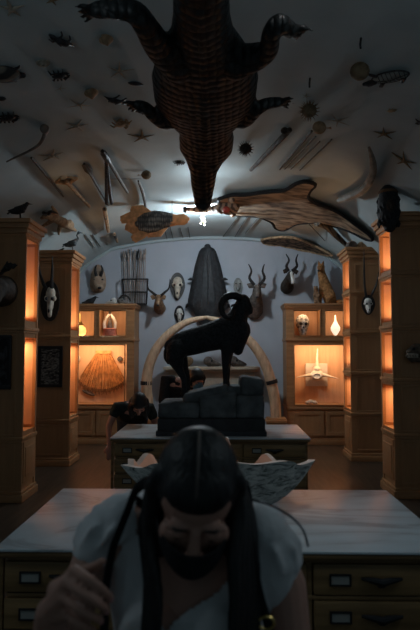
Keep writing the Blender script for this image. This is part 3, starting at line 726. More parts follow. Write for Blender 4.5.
LAMP = P(203.5, 217, 8.75); ceiling_lamp(LAMP, 'small bright cluster of bulbs hanging under the vault at the crocodile snout')
LAMP2 = P(204, 197, 7.0); ceiling_lamp(LAMP2, 'second cluster of bulbs, lighting the vault close behind the crocodile head')
# ------------------------------------------------------------------ back wall trophies
YW = YB
def wp(x, y, d=0): return P(x, y, YW-d)
def oval(cx, cy, rx, ry, d, Y, name, m, parent, n=24, point=0):
    mb = MB(); s = Y/F; c = P(cx, cy, Y)
    ring = [c+V((rx*s*math.cos(a)*(1-point*max(0, -math.sin(a))), 0, ry*s*math.sin(a))) for a in [2*PI*k/n for k in range(n)]]
    mb.plate(ring, (0, -d, 0)); return mb.build(name, m, parent, ang=30)
def bust(name, label, cat, neck, head, muzzle, mat, horns, ears=(), hr=(.0195*4.2), blaze=None, group=None, muz_m=None, wallY=YW, depth=.42, horn_m=HORN, hr0=.03):
    """shoulder-mounted head: neck px list from the wall outwards, head px, muzzle px"""
    s = wallY/F
    c0 = P(*neck[0][:2], wallY); t = thing(name, label, cat, c0, group)
    m = MB(); n = len(neck)
    pts = [P(x, y, wallY-.03-depth*.7*k/max(1, n-1)) for k, (x, y, r) in enumerate(neck)]; rad = [(r*s*.9, r*s) for x, y, r in neck]
    m.tube(pts, rad, 14, True, up=(0, 1, 0))
    hp = P(*head[:2], wallY-depth); m.ell(hp, (head[2]*s, head[2]*s*1.1, head[2]*s*1.15))
    mp = P(*muzzle[:2], wallY-depth-.12); m.tube([hp, hp.lerp(mp, .55), mp], [head[2]*s*.9, muzzle[2]*s*1.15, muzzle[2]*s], 12, True)
    m.tube([pts[-1], hp], [rad[-1][1]*.95, head[2]*s], 12, True)
    clamp_y(m.build('head_and_neck', mat, t, remesh=.016, smooth_it=2), wallY-.004)
    h = MB()
    for hn in horns:
        q = [P(x, y, wallY-depth+.02-.03*k) for k, (x, y) in enumerate(hn)]; mb = MB(); horn(mb, q, [hr0, hr0*.85, hr0*.6, hr0*.25], 4, 8); mb.build('horn', horn_m, t)
    for (ax, ay, bx, by) in ears:
        mb = MB(); a, b = P(ax, ay, wallY-depth+.02), P(bx, by, wallY-depth+.03); mb.tube([a, a.lerp(b, .5), b], [.022, .06, .008], 8, flat=.4, up=(0, 1, 0)); mb.build('ear', mat, t)
    for sg in (-1, 1):
        mb = MB(); mb.ell(hp+V((sg*head[2]*s*.72, -head[2]*s*.75, head[2]*s*.25)), .014, u=8, v=6); mb.build('eye', BLACK, t)
    mb = MB(); mb.ell(mp+V((0, -muzzle[2]*s*.75, -.005)), (muzzle[2]*s*.6, muzzle[2]*s*.4, muzzle[2]*s*.45)); mb.build('nose', BLACK, t)
    if blaze:
        mb = MB(); mb.tube([hp+V((0.01, -head[2]*s*1.02, .03)), hp.lerp(mp, .5)+V((0.01, -muzzle[2]*s*1.1, .01)), mp+V((0, -muzzle[2]*s, 0))], [.028, .032, .03], 8, True); mb.build('blaze', PALE, t)
    return t
# tan mask with black horns
t = thing('animal_mask', 'flat tan animal face with two short black horns high on the left', 'mask', wp(98, 280))
m = MB(); q = [wp(x, y) for x, y in ((94, 268), (98, 264.5), (102, 267), (105.5, 274), (106.5, 284), (104, 291), (99, 293), (93, 292), (90.5, 287), (91, 276))]
m.plate(smooth_pts(q+[q[0]], 3)[:-1], (0, -.05, 0)); m.ell(wp(98, 280, .08), (.13, .11, .20)); m.ell(wp(99, 288, .12), (.085, .1, .07)); m.build('face', M('tan_mask', (.34, .24, .17), .8, .2, 14), t, remesh=.015, smooth_it=2)
for pts in (((96.5, 276), (95, 270), (96.5, 265)), ((100.5, 276), (102.5, 270), (101, 265))):
    m = MB(); horn(m, [wp(x, y, .17+.03*k) for k, (x, y) in enumerate(pts)], [.035, .025, .008]); m.build('horn', HORN, t)
m = MB(); m.ell(wp(99.5, 288, .23), (.04, .02, .028)); m.build('nose', BLACK, t)
for x in (94.5, 102.5): m = MB(); m.ell(wp(x, 279.5, .16), (.02, .03, .016), u=8, v=6); m.build('eye', BLACK, t)
# rack of arrows
t = thing('arrow_rack', 'dark metal rack on the wall holding a row of upright arrows', 'rack', wp(135, 304))
m = MB()
for a, b in (((122.5, 279), (148, 279)), ((124, 292), (147, 292)), ((124.5, 304), (146.5, 304)), ((122.5, 279), (124.5, 304)), ((148, 279), (146.5, 304))):
    for d in (.04, .22): m.tube([wp(*a, d), wp(*b, d)], .012, 6)
for x, y in ((122.5, 279), (148, 279), (124.5, 304), (146.5, 304)): m.tube([wp(x, y, 0), wp(x, y, .22)], .012, 6)
m.box(wp(124.5, 304.5, .22), wp(146.5, 304, .0)); m.build('frame', BLACK, t)
for k in range(12):
    x0 = 126+k*1.7; x1 = 123.5+k*2.0+.6*math.sin(k*4); y1 = 252+2.4*math.sin(k*2.7)
    a = thing('arrow', 'slender upright arrow standing in the dark wall rack', 'arrow', wp(x0, 303, .12), 'arrows in the wall rack')
    m = MB(); m.tube([wp(x0, 303, .12), wp(x1, y1, .08)], .0085, 6); m.build('shaft', M('arrow_shaft', (.28, .23, .2), .7, .2) if k == 0 else bpy.data.materials['arrow_shaft'], a)
    m = MB(); m.tube([wp(x1, y1+6, .083), wp(x1, y1+4, .08), wp(x1, y1-1, .08)], [.010, .022, .012], 6, flat=.4, up=(0, 1, 0)); m.build('fletching', bpy.data.materials['arrow_shaft'], a)
a = thing('arrow', 'thickest arrow in the rack with a long black head', 'arrow', wp(135, 303, .16))
m = MB(); m.tube([wp(135, 303, .16), wp(138.5, 252, .12)], .012, 6); m.build('shaft', SHAFT, a)
m = MB(); m.tube([wp(138, 260, .125), wp(138.3, 256, .12), wp(138.9, 249, .12)], [.02, .04, .01], 8); m.build('head', BLACK, a)
# antelope left
bust('antelope_trophy', 'brown antelope head with spread curved horns left of the skull plaques', 'trophy', [(160, 309, 6.2), (159, 306, 5.5), (158.5, 302, 4.0)], (158.5, 298, 3.2), (158, 305, 1.9), FAWN,
     [((157, 296), (152, 292), (148, 288), (147, 278)), ((160.5, 296), (165, 292), (169, 288), (170, 279))], [(156, 298, 150.5, 296), (161.5, 298, 166, 296)], hr0=.028)
# skull plaques
def skull_plaque(cx, cy, rx, ry, label, Y=YW, plaq=DKBROWN, bone=BONE, antlers=(), sk=.6, group=None, pt=.3):
    t = thing('skull_plaque', label, 'trophy', P(cx, cy, Y), group); s = Y/F
    oval(cx, cy, rx, ry, .035, Y, 'plaque', plaq, t, 28, pt)
    m = MB(); c = P(cx, cy, Y-.07)
    m.ell(c+V((0, 0, ry*s*.35)), (rx*s*sk, .07, ry*s*.36)); m.ell(c+V((0, 0, -.02)), (rx*s*sk*.72, .065, ry*s*.45))
    m.tube([c, c+V((0, -.03, -ry*s*.35)), c+V((0, -.03, -ry*s*.72))], [(.05, rx*s*sk*.75), (.05, rx*s*sk*.55), (.04, rx*s*sk*.42)], 12, True, up=(0, 1, 0))
    for sg in (-1, 1): m.ell(c+V((sg*rx*s*sk*.85, -.01, ry*s*.12)), (rx*s*.22, .04, ry*s*.14))
    m.build('skull', bone, t, remesh=max(.008, rx*s*.06), smooth_it=1)
    for sg in (-1, 1):
        m = MB(); m.ell(c+V((sg*rx*s*sk*.62, -.062, ry*s*.1)), (rx*s*.14, .02, ry*s*.09), u=10, v=6); m.build('eye_socket', BLACK, t)
    m = MB(); m.ell(c+V((0, -.075, -ry*s*.5)), (rx*s*.11, .02, ry*s*.11), u=10, v=6); m.build('nose_hole', BLACK, t)
    for hn, r in antlers:
        m = MB(); horn(m, [P(x, y, Y-.08-.02*k) for k, (x, y) in enumerate(hn)], r, 4, 8); m.build('horn', HORN, t)
    return t
skull_plaque(177.5, 286.5, 7.8, 14, 'larger pale skull on a dark oval plaque left of the big dark carapace', plaq=M('plaque_grey', (.07, .07, .07), .6))
skull_plaque(179.5, 315, 5.2, 9.5, 'small pale skull on a black rimmed plaque below the larger one', plaq=BLACK, bone=PALE)
t = thing('carved_mask', 'small grey oval mask partly behind the ram horns', 'mask', wp(238, 286))
oval(238, 286, 4.6, 8, .05, YW, 'face', M('grey_mask', (.26, .27, .26), .8), t)
m = MB(); m.ell(wp(238, 285, .07), (.06, .05, .11)); m.tube([wp(238, 283, .11), wp(238, 289, .12)], [.012, .022], 8, True); m.build('features', bpy.data.materials['grey_mask'], t)
for x in (236, 240): m = MB(); m.ell(wp(x, 283.5, .115), (.016, .012, .012), u=8, v=6); m.build('eye_socket', BLACK, t)
# huge dark leathery carapace
t = thing('carapace', 'huge dark ridged carapace hung upright in the middle of the wall', 'carapace', wp(208, 300))
lo = [(207.5, 247.2, 3.5), (207.5, 248.5, 6.3), (207.5, 251.5, 8.6), (207.5, 257, 10.3), (207.6, 266, 13), (207.8, 278, 15.5), (208, 290, 18), (208, 300, 20), (208, 307, 20), (207.5, 313, 14), (207, 322, 9), (207, 328, 4)]
m = MB(); m.tube([wp(x, y, .12) for x, y, r in lo], [(.05+.15*min(1, r/18), r*YW/F) for x, y, r in lo], 28, True, up=(0, 1, 0)); clamp_y(m.build('shell', DKGREY, t), wp(0, 0).y-.004)
for k in (-2, -1, 0, 1, 2):
    m = MB(); m.tube([P(x+k*r*.36, y, YW-.12-(.05+.15*min(1, r/18))*math.sqrt(max(.05, 1-(k*.36)**2))-.002) for x, y, r in lo[2:9]], [.006]+[.014]*5+[.006], 8, True); m.build('ridge', DKGREY, t)
for sg in (-1, 1):
    m = MB(); m.tube([wp(207.8+sg*14, 279, .18), wp(207.8+sg*17.5, 279, .2), wp(207.8+sg*19.5, 279.5, .2)], [.03, .028, .012], 8, True); m.build('flipper', DKGREY, t)
    m = MB(); m.tube([wp(207.8+sg*17, 303, .14), wp(207.8+sg*20.5, 305, .12), wp(207.8+sg*22, 308, .1)], [.05, .06, .015], 8, flat=.5); m.build('rear_flipper', DKGREY, t)
# kudu, sable
bust('antelope_trophy', 'grey antelope head with tall wavy horns beside the ram', 'trophy', [(254, 312, 9), (255, 303, 8), (256.5, 296, 5)], (257, 289, 4), (257, 297, 2.4), GREYHIDE,
     [((254.5, 285), (249.5, 278), (251.5, 271), (248.5, 264)), ((259.5, 285), (264.5, 278), (262.5, 271), (264.5, 264))], [(253.5, 287, 247, 284), (260.5, 287, 266.5, 284)], hr0=.034)
bust('antelope_trophy', 'dark antelope head with lyre horns and a white blaze above the right cabinet', 'trophy', [(287, 288, 7), (287, 285, 6.5), (288.5, 280, 4.6)], (290.5, 275, 3.4), (292.5, 283, 2.2), DKBROWN,
     [((288.5, 271), (286.5, 266), (289, 260), (286, 254)), ((292, 271), (297, 266), (296, 260), (298, 254))], [(287.5, 272, 283, 270), (293.5, 272, 298.5, 271)], blaze=True, hr0=.032)
# ------------------------------------------------------------------ on top of the cabinets
def top_z(c, H): return H
# fox sitting up on the right back cabinet
Y = 10.8; z0 = 2.62
f0 = P(328, 303, Y); f0.z = z0
t = thing('fox', 'reddish fox sitting up on top of the right back cabinet', 'fox', f0)
g = lambda x, y, dy=0: P(x, y+1.0, Y+dy)
m = MB()
m.tube([g(330, 298), g(327, 290), g(323.5, 280), g(321.5, 272), g(321, 267)], [.125, .125, .10, .075, .06], 14, True)
m.ell(g(321, 266.5), (.075, .085, .07)); m.tube([g(321, 266.5, -.04), g(319.5, 268.5, -.12), g(318.5, 270, -.17)], [.055, .035, .02], 10, True)
for dy in (-.06, .06):
    m.tube([g(321.5, 281, dy), g(320.5, 290, dy), V((g(320, 300).x, Y+dy, z0+.03))], [.05, .035, .028], 8, True); m.tube([V((g(320, 300).x, Y+dy, z0+.026)), V((g(318, 300).x, Y+dy-.03, z0+.024))], [.026, .02], 8, True)
    m.tube([g(331, 294, dy*1.4), g(328, 298, dy*1.6), V((g(326.5, 300).x, Y+dy*1.6, z0+.03))], [.09, .06, .03], 10, True)
m.build('body', FOXM, t, remesh=.015, smooth_it=2)
for dx in (-2, 2):
    m = MB(); m.cone(g(321+dx*.8, 263.5), g(321+dx*1.3, 259.5), .032, 8); m.build('ear', FOXM, t)
m = MB(); a = V((g(332, 300).x, Y, z0+.05)); m.tube([a, a+V((.09, .02, 0)), a+V((.16, -.06, .0)), a+V((.16, -.16, 0))], [.03, .05, .05, .015], 10, True); m.build('tail', FOXM, t)
m = MB(); m.ell(g(318.3, 269.7, -.185), .018, u=8, v=6); m.build('nose', BLACK, t)
# small upright animal beside it
Y2 = 10.66; b = V((P(316.4, 303, Y2).x, Y2, z0)); t = thing('stuffed_animal', 'small stuffed animal standing upright beside the fox', 'animal', b)
m = MB(); m.tube([b+V((0, 0, .05)), b+V((0, 0, .15)), b+V((-.005, 0, .24)), b+V((-.01, -.02, .30))], [.055, .06, .045, .045], 12, True)
for sg in (-1, 1): m.tube([b+V((sg*.03, -.02, .06)), b+V((sg*.035, -.05, .018))], [.03, .018], 8, True); m.tube([b+V((sg*.04, -.01, .2)), b+V((sg*.05, -.06, .15))], [.02, .012], 8, True); m.ell(b+V((-.01+sg*.028, 0, .34)), .016)
m.tube([b+V((-.01, -.04, .295)), b+V((-.02, -.085, .285))], [.03, .012], 8, True); m.build('body', FAWN, t, remesh=.009, smooth_it=2)
def bird(p, Y, z, size, label, long_neck=False, lying=False, mat=BLKFUR, flip=1, group=None):
    b = P(*p, Y); b.z = z; t = thing('stuffed_bird', label, 'bird', b, group); s = size*flip; h = size
    m = MB(); zb = .40*h if not lying else .14*h
    m.tube([b+V((-.38*s, 0, zb-.10*h)), b+V((-.15*s, 0, zb)), b+V((.12*s, 0, zb+.08*h)), b+V((.22*s, 0, zb+.24*h))], [.05*h, .19*h, .20*h, .10*h], 12, True)
    if long_neck: m.tube([b+V((.22*s, 0, zb+.15*h)), b+V((.36*s, 0, zb+.35*h)), b+V((.26*s, 0, zb+.52*h)), b+V((.36*s, 0, zb+.66*h))], [.08*h, .06*h, .05*h, .06*h], 10, True); hd = b+V((.38*s, 0, zb+.68*h))
    else: hd = b+V((.34*s, 0, zb+.32*h)); m.tube([b+V((.2*s, 0, zb+.12*h)), hd], [.12*h, .08*h], 10, True)
    m.ell(hd, .09*h)
    m.build('body', mat, t, remesh=.03*h, smooth_it=1)
    m = MB(); m.cone(hd+V((.06*s, 0, 0)), hd+V((.26*s, 0, -.04*h)), .035*h, 8); m.build('beak', HORN, t)
    m = MB(); m.plate([b+V((-.35*s, -.05*h, zb)), b+V((-.35*s, .05*h, zb)), b+V((-.56*s, .09*h, zb-.16*h)), b+V((-.56*s, -.09*h, zb-.16*h))], (0, 0, .025*h)); m.build('tail', mat, t)
    for sg in (-1, 1):
        m = MB(); m.tube([b+V((.2*s, sg*.14*h, zb+.1*h)), b+V((-.1*s, sg*.18*h, zb)), b+V((-.5*s, sg*.12*h, zb-.04*h))], [(.03*h, .06*h), (.04*h, .11*h), (.012*h, .03*h)], 10, True, up=(0, 1, 0)); m.build('wing', mat, t)
        if not lying: m = MB(); m.tube([b+V((.02*s, sg*.06*h, zb-.1*h)), b+V((.05*s, sg*.06*h, .02*h))], .02*h, 6); m.tube([b+V((-.04*s, sg*.06*h, .012*h)), b+V((.14*s, sg*.06*h, .012*h))], .016*h, 6); m.build('leg', HORN, t)
    return t
bird((19.5, 217), 6.52, 3.30, .26, 'black stuffed bird perched on the left cabinet nearest the camera')
bird((72, 250), 8.56, 3.28, .27, 'grey long-necked stuffed bird on the second left cabinet', True, mat=M('bird_grey', (.10, .12, .13), .8, .4, 30))
bird((61, 250), 8.6, 3.28, .11, 'small dark stuffed bird behind the long-necked one on the second left cabinet', lying=True)
bird((90, 304), 10.62, 2.62, .30, 'dark stuffed bird crouching on the left back cabinet', lying=True)
def animal_skull(p, Y, z, L, label, mat=PALE, flip=1, horns=False):
    b = P(*p, Y); b.z = z; t = thing('animal_skull', label, 'skull', b); s = L*flip; m = MB()
    m.ell(b+V((-.15*s, 0, .32*L)), (.28*L, .22*L, .26*L)); m.tube([b+V((0, 0, .25*L)), b+V((.3*s, 0, .18*L)), b+V((.5*s, 0, .12*L))], [.2*L, .13*L, .08*L], 12, True); m.tube([b+V((-.15*s, 0, .09*L)), b+V((.42*s, 0, .06*L))], [.09*L, .055*L], 10, True)
    m.build('skull', mat, t, remesh=.03*L, smooth_it=1)
    for sg in (-1, 1): m = MB(); m.ell(b+V((.05*s, sg*.17*L, .33*L)), (.07*L, .05*L, .07*L), u=10, v=6); m.build('eye_socket', BLACK, t)
    if horns:
        for sg in (-1, 1): m = MB(); horn(m, [b+V((-.2*s, sg*.1*L, .5*L)), b+V((.1*s, sg*.3*L, .75*L)), b+V((.5*s, sg*.36*L, .7*L)), b+V((.75*s, sg*.3*L, .2*L))], [.09*L, .08*L, .06*L, .02*L]); m.build('horn', HORN, t)
    return t
animal_skull((112, 304), 10.62, 2.62, .22, 'pale skull on the left back cabinet beside the crouching bird', PALE, -1)
animal_skull((122, 304), 10.62, 2.62, .22, 'dark curled-horned skull on the left back cabinet by the arrow rack', M('grey_bone', (.16, .15, .14), .7), 1, True)
b = P(134.5, 304, 10.62); b.z = 2.62
# two shells on the second right cabinet
for k, (px, lab, mt) in enumerate(((352, 'grey shell on the second right cabinet, nearer the aisle', GREYHIDE), (363, 'tan shell on the second right cabinet, nearer the wall', TAN))):
    b = P(px, 248, 9.1); b.z = 3.40; m = MB()
    for j in range(7):
        a = -1.2+2.4*j/6; m.tube([b+V((0, 0, .02)), b+V((.06*math.sin(a), -.05, .04+.07*math.cos(a))), b+V((.10*math.sin(a), .02, .015+.10*math.cos(a)))], [.02, .03, .015], 8, True)
    m.ell(b+V((0, 0, .05)), (.085, .06, .05)); solo(m, 'shell', mt, lab, 'shell', b, remesh=.009, smooth_it=1)
# ------------------------------------------------------------------ on the cabinet fronts
t = skull_plaque(50.5, 301, 9.8, 20.5, 'pale narrow skull with very long dark horns on an oval plaque, second left cabinet', 8.508, DKBROWN, BONE,
   [(((48, 292), (43.5, 284), (40, 273), (38.6, 262)), [.03, .026, .018, .006]), (((51.5, 292), (51.6, 282), (52.2, 270), (52.4, 256)), [.03, .026, .018, .006])], .48, pt=0)
t = skull_plaque(368, 305, 6.6, 10, 'small white skull with long thin horns on a black oval plaque, second right cabinet', 8.988, BLACK, PALE,
   [(((366.5, 298), (364.6, 285), (364.2, 268), (364, 249)), [.022, .018, .014, .005]), (((370, 298), (373, 292), (376.5, 284), (378.5, 272)), [.022, .018, .014, .005])], .55)
def framed(x0, y0, x1, y1, Y, label, sheet):
    t = thing('picture_frame', label, 'picture', P((x0+x1)/2, y1, Y)); a, b = P(x0, y1, Y), P(x1, y0, Y); w = .045; m = MB()
    for q in ((a.x, b.x, a.z, a.z+w), (a.x, b.x, b.z-w, b.z), (a.x, a.x+w, a.z+w, b.z-w), (b.x-w, b.x, a.z+w, b.z-w)): m.box((q[0], Y-.035, q[2]), (q[1], Y-.0085, q[3]), .004)
    m.build('frame', BLACK, t); m = MB(); m.box((a.x+w, Y-.018, a.z+w), (b.x-w, Y-.010, b.z-w)); m.build('sheet', sheet, t, False); return t
framed(-22, 335, 12.5, 389, 6.515, 'black framed dark picture hung on the left cabinet nearest the camera', M('dark_sheet', (.018, .018, .02), .35, .8, 14, c2=(.10, .10, .11), lo=.45, hi=.75))
framed(38, 346, 63, 387, 8.515, 'black framed grey speckled sheet on the second left cabinet', M('speckled_sheet', (.03, .03, .03), .5, .6, 26, c2=(.30, .29, .26), lo=.42, hi=.7, stretch=(1, 1, 2.2)))
# big dark head on the nearest left cabinet
Y = 6.52
t = thing('animal_trophy', 'big dark animal head with palmate antlers cut by the left edge', 'trophy', P(-4, 292, Y))
m = MB(); g = lambda x, y, d: P(x, y, Y-d)
m.tube([g(2, 291, .02), g(0, 290, .14), g(-5, 290, .28)], [.19, .17, .13], 16, True); m.ell(g(-5, 288, .32), (.13, .15, .13)); m.tube([g(-6, 291, .36), g(-10, 301, .5), g(-12, 306, .55)], [.12, .10, .09], 14, True)
clamp_y(m.build('head_and_neck', DKBROWN, t, remesh=.02, smooth_it=2), 6.508)
for pts in (((-3, 280), (3, 271), (8, 268)), ((-12, 280), (-20, 270), (-26, 266))):
    m = MB(); p_ = [g(x, y, .34) for x, y in pts]; m.tube(p_, [.03, .04, .07], 10, True, flat=.5); e = p_[-1]; sg = 1 if pts[-1][0] > 0 else -1
    for k in range(4): m.cone(e+V((sg*(-.04+.03*k), 0, 0)), e+V((sg*(.02+.045*k), -.02, .12-.02*k)), .022, 7)
    m.build('antler', HORN, t, remesh=.012, smooth_it=1)
for sg in (-1, 1): m = MB(); c = g(-5+sg*9, 283, .3); m.tube([g(-5+sg*4, 285, .3), c], [.03, .012], 8, True, flat=.5); m.build('ear', DKBROWN, t)
# toothed fish jaw on the nearest right cabinet
Y = 6.78; t = thing('fish_skull', 'dark toothed fish skull mounted on the right edge cabinet', 'skull', P(413, 352, Y)); g = lambda x, y, d: P(x, y, Y-d); m = MB()
m.tube([g(424, 351, .04), g(416, 350, .09), g(409, 352, .1)], [.10, .10, .05], 12, True, flat=.8); m.tube([g(420, 358, .05), g(412, 359, .09), g(408, 356, .1)], [.05, .045, .03], 10, True); m.ell(g(416, 348, .12), (.07, .06, .055))
m.build('skull', M('brown_bone', (.10, .075, .055), .7, .5, 22, .3), t, remesh=.01, smooth_it=1)
m = MB()
for k in range(7): a = g(408+k*1.6, 353.5, .15); m.cone(a, a+V((0, -.01, -.045)), .010, 5); b = g(408+k*1.6, 357.5, .14); m.cone(b, b+V((0, -.01, .03)), .008, 5)
m.build('teeth', BONE, t); m = MB(); m.ell(g(414, 348.5, .175), (.02, .012, .02), u=8, v=6); m.build('eye_socket', BLACK, t)
# shaggy mask at the corner of the right cabinet
Y = 6.6; t = thing('shaggy_mask', 'shaggy black mask with a flat brown crown at the right cabinet top corner', 'mask', P(388, 208, Y)); m = MB(); c = P(388.5, 210, Y)
m.tube([c+V((0, 0, .2)), c+V((0, 0, .06)), c+V((0, 0, -.1)), c+V((.01, 0, -.2))], [.105, .13, .125, .07], 16, True)
for k in range(60):
    a = k*2.4; z = .16-.30*((k*7) % 60)/60; r = .10; p0 = c+V((r*math.cos(a), r*math.sin(a), z)); m.tube([p0, p0+V((.02*math.cos(a), .02*math.sin(a), -.04)), p0+V((.01*math.cos(a+.4), .02*math.sin(a), -.08))], [.022, .02, .010], 6)
m.build('hair', BLKFUR, t); m = MB(); m.lathe(c+V((0, 0, .19)), [(.10, 0), (.115, .02), (.10, .045), (.04, .05)], 20); m.build('crown', M('mask_crown', (.12, .07, .035), .8, .3, 10), t)
m = MB(); m.ell(c+V((-.01, -.115, .02)), (.05, .03, .08)); m.tube([c+V((-.01, -.14, .04)), c+V((-.01, -.16, -.01))], [.012, .02], 8, True); m.build('face', DKBROWN, t)
m = MB(); m.tube([c+V((.02, .1, .1)), c+V((.03, .25, .1))], .012, 6); m.build('bracket', BLACK, t)
# ------------------------------------------------------------------ inside the back cabinets
YV = 10.78
def lit_base(x0, x1, z, label):
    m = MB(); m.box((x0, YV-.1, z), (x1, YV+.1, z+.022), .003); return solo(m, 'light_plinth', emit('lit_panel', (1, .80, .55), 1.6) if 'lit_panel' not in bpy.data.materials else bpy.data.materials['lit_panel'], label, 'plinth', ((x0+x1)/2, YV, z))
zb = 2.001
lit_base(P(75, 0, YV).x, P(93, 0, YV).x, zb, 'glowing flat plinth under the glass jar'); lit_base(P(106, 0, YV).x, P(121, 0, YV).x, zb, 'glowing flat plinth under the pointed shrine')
c = V((P(84.5, 0, YV).x, YV, zb+.022)); t = thing('glass_jar', 'glowing amber jar with a thin finial on the left back cabinet shelf', 'jar', c)
m = MB(); m.lathe(c, [(.06, 0), (.11, .03), (.125, .09), (.115, .15), (.07, .19), (.06, .21)], 22); m.build('body', emit('amber_painted_glow', (1, .55, .16), 1.2), t)  # emission put into the jar body so it reads as brightly lit
m = MB(); m.lathe(c+V((0, 0, .205)), [(.075, 0), (.08, .02), (.04, .05), (.015, .09), (.012, .2), (.003, .25)], 18); m.build('lid', BRASS, t)
c = V((P(113.5, 0, YV).x, YV, zb+.022)); t = thing('miniature_shrine', 'white and red pointed shrine ornament on the left back cabinet shelf', 'ornament', c)
m = MB(); m.lathe(c, [(.13, 0), (.14, .03), (.125, .10), (.135, .13), (.10, .15)], 22); m.build('base', M('shrine_red', (.42, .16, .12), .6, .3, 30), t)
for sg in (-1, 1):
    m = MB(); m.tube([c+V((sg*.10, 0, .13)), c+V((sg*.11, 0, .25)), c+V((sg*.06, 0, .36)), c+V((0, 0, .43))], [.03, .032, .028, .02], 10, True); m.build('arch', PALE, t)
m = MB(); m.tube([c+V((0, 0, .13)), c+V((0, 0, .24)), c+V((0, 0, .29))], [.055, .045, .03], 12, True); m.ell(c+V((0, 0, .32)), .03); m.build('figure', GREYHIDE, t)
m = MB(); m.ell(c+V((0, 0, .445)), (.03, .03, .035)); m.build('finial', DKBROWN, t)
# pleated garment
Yg = YB-.10
t = thing('pleated_garment', 'fan of pleated brown bark cloth with a fringe behind glass', 'garment', P(101, 380, Yg)); s = Yg/F
m = MB(); bm = m.bm; n = 96; rows = []
for j in range(9):
    v = j/8; row = []
    for i in range(n+1):
        u = i/n*2-1; top = P(103.5+u*7.5, 353.5, Yg); bot = P(102+u*23.5, 379.5+9.5*(1-abs(u)**2.2), Yg); p = top.lerp(bot, v)
        row.append(bm.verts.new(p+V((0, -.035-.018*(v+.2)*math.sin(i*PI/2)-.008*math.sin(i*.9), .008*v*math.sin(i*1.7)))))
    rows.append(row)
for a, b in zip(rows, rows[1:]):
    for i in range(n): bm.faces.new((a[i], a[i+1], b[i+1], b[i]))
r = bmesh.ops.extrude_face_region(bm, geom=bm.faces[:])
for v in [e for e in r['geom'] if isinstance(e, bmesh.types.BMVert)]: v.co.y += .012
lower = [v.co.copy() for v in rows[-1]]
GARM = M('bark_cloth', (.50, .24, .09), .85, .3, 12, .2)
m.build('pleats', GARM, t)
m = MB(); m.box(P(95.5, 354, Yg-.06), P(111.5, 350.5, Yg-.02), .008); m.build('waistband', GARM, t)
m = MB()
for i in range(0, n+1, 2): p = lower[i]; m.tube([p, p+V((.006*math.sin(i*3), -.01, -.05-.02*math.sin(i*1.7))), p+V((.012*math.sin(i*5), 0, -.09-.03*math.sin(i*2.3)))], [.009, .008, .003], 5)
m.build('fringe', M('fringe_dark', (.16, .07, .03), .9), t)
for px, py, lab, mt in ((79, 358.5, 'small ring-shaped shell at the upper left of the pleated garment', BONE), (120, 359, 'small grey round shell at the upper right of the pleated garment', GREYHIDE)):
    b = P(px, py, YB-.085); m = MB(); m.lathe(b, [(.02, -.05), (.05, -.05), (.055, -.02), (.04, 0), (.03, .0)], 18, (0, 1, 0), .75 if px < 100 else 1); m.ell(b+V((0, -.05, .0)), (.018, .015, .02)); solo(m, 'shell', mt, lab, 'shell', b)
b = P(88.5, 393, YB-.11); m = MB(); d = V((.105, 0, -.045)); m.tube([b-d, b-d*.4, b+d*.5, b+d*1.05], [(.02, .02), (.022, .034), (.022, .03), (.015, .018)], 10, True, up=(0, 1, 0)); solo(m, 'bone_comb', GREYHIDE, 'small grey bone strip below the pleated garment', 'bone', b)
# right cabinet
c = P(302.5, 324, YV); c.z = 2.001; s = YV/F
t = thing('carved_skull', 'grey and white carved skull on the right back cabinet shelf', 'skull', c); m = MB(); k = c+V((0, 0, .25)); m.ell(k+V((0, 0, .03)), (.135, .12, .16)); m.tube([k+V((0, -.03, -.06)), k+V((0, -.04, -.165))], [.10, .078], 14, True); m.build('skull', M('mottled_bone', (.12, .12, .12), .7, .5, 24, .4, c2=(.58, .57, .54)), t, remesh=.012, smooth_it=1)
for sg in (-1, 1): m = MB(); m.ell(k+V((sg*.05, -.115, .0)), (.032, .02, .032), u=10, v=6); m.build('eye_socket', BLACK, t)
m = MB(); m.ell(k+V((0, -.13, -.07)), (.016, .012, .025), u=8, v=6); m.build('nose_hole', BLACK, t)
c = P(335.5, 335, YV); c.z = 2.001; t = thing('glass_vessel', 'white glowing drop-shaped vessel on the right back cabinet shelf', 'vessel', c)
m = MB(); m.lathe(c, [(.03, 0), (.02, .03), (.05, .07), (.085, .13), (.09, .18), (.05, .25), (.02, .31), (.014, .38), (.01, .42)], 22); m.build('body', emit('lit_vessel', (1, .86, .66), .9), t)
# white bone with three arms on a board
t = thing('vertebra', 'white bone with three long arms on a square board', 'bone', P(317, 374, YB-.12)); m = MB(); a, b = P(305.5, 386, YB-.1), P(327, 363.5, YB-.1); m.box((a.x, YB-.14, a.z), (b.x, YB-.085, b.z), .006); m.build('board', M('white_board', (.62, .56, .50), .7, .05), t)
WB = M('white_bone', (.72, .64, .52), .6, .12, 10); m = MB(); g = lambda x, y, d=.2: P(x, y, YB-d-.02)
m.ell(g(317, 375), (.125, .07, .105)); m.ell(g(317, 369, .2), (.07, .06, .06))
m.tube([g(317, 367, .19), g(317, 360, .19), g(317.5, 349, .18)], [.045, .026, .012], 10, True); m.tube([g(311, 375, .2), g(304, 376, .22), g(296, 377.5, .25)], [.04, .022, .008], 10, True); m.tube([g(323, 375, .2), g(330, 376.5, .22), g(338, 378.5, .25)], [.04, .022, .008], 10, True)
m.build('bone', WB, t, remesh=.01, smooth_it=1); m = MB(); m.lathe(g(317, 376, .268), [(.07, .012), (.078, 0), (.06, -.012), (.05, .0)], 20, (0, 1, 0), 1.1, .8); m.build('rim', PALE, t)
c = P(311, 398, YV); c.z = .7215; m = MB()
for dx, r in ((-.07, .04), (-.01, .055), (.06, .045), (.1, .03)): m.ell(c+V((dx, .01*math.sin(dx*90), r*.8)), (r*1.1, r, r*.8))
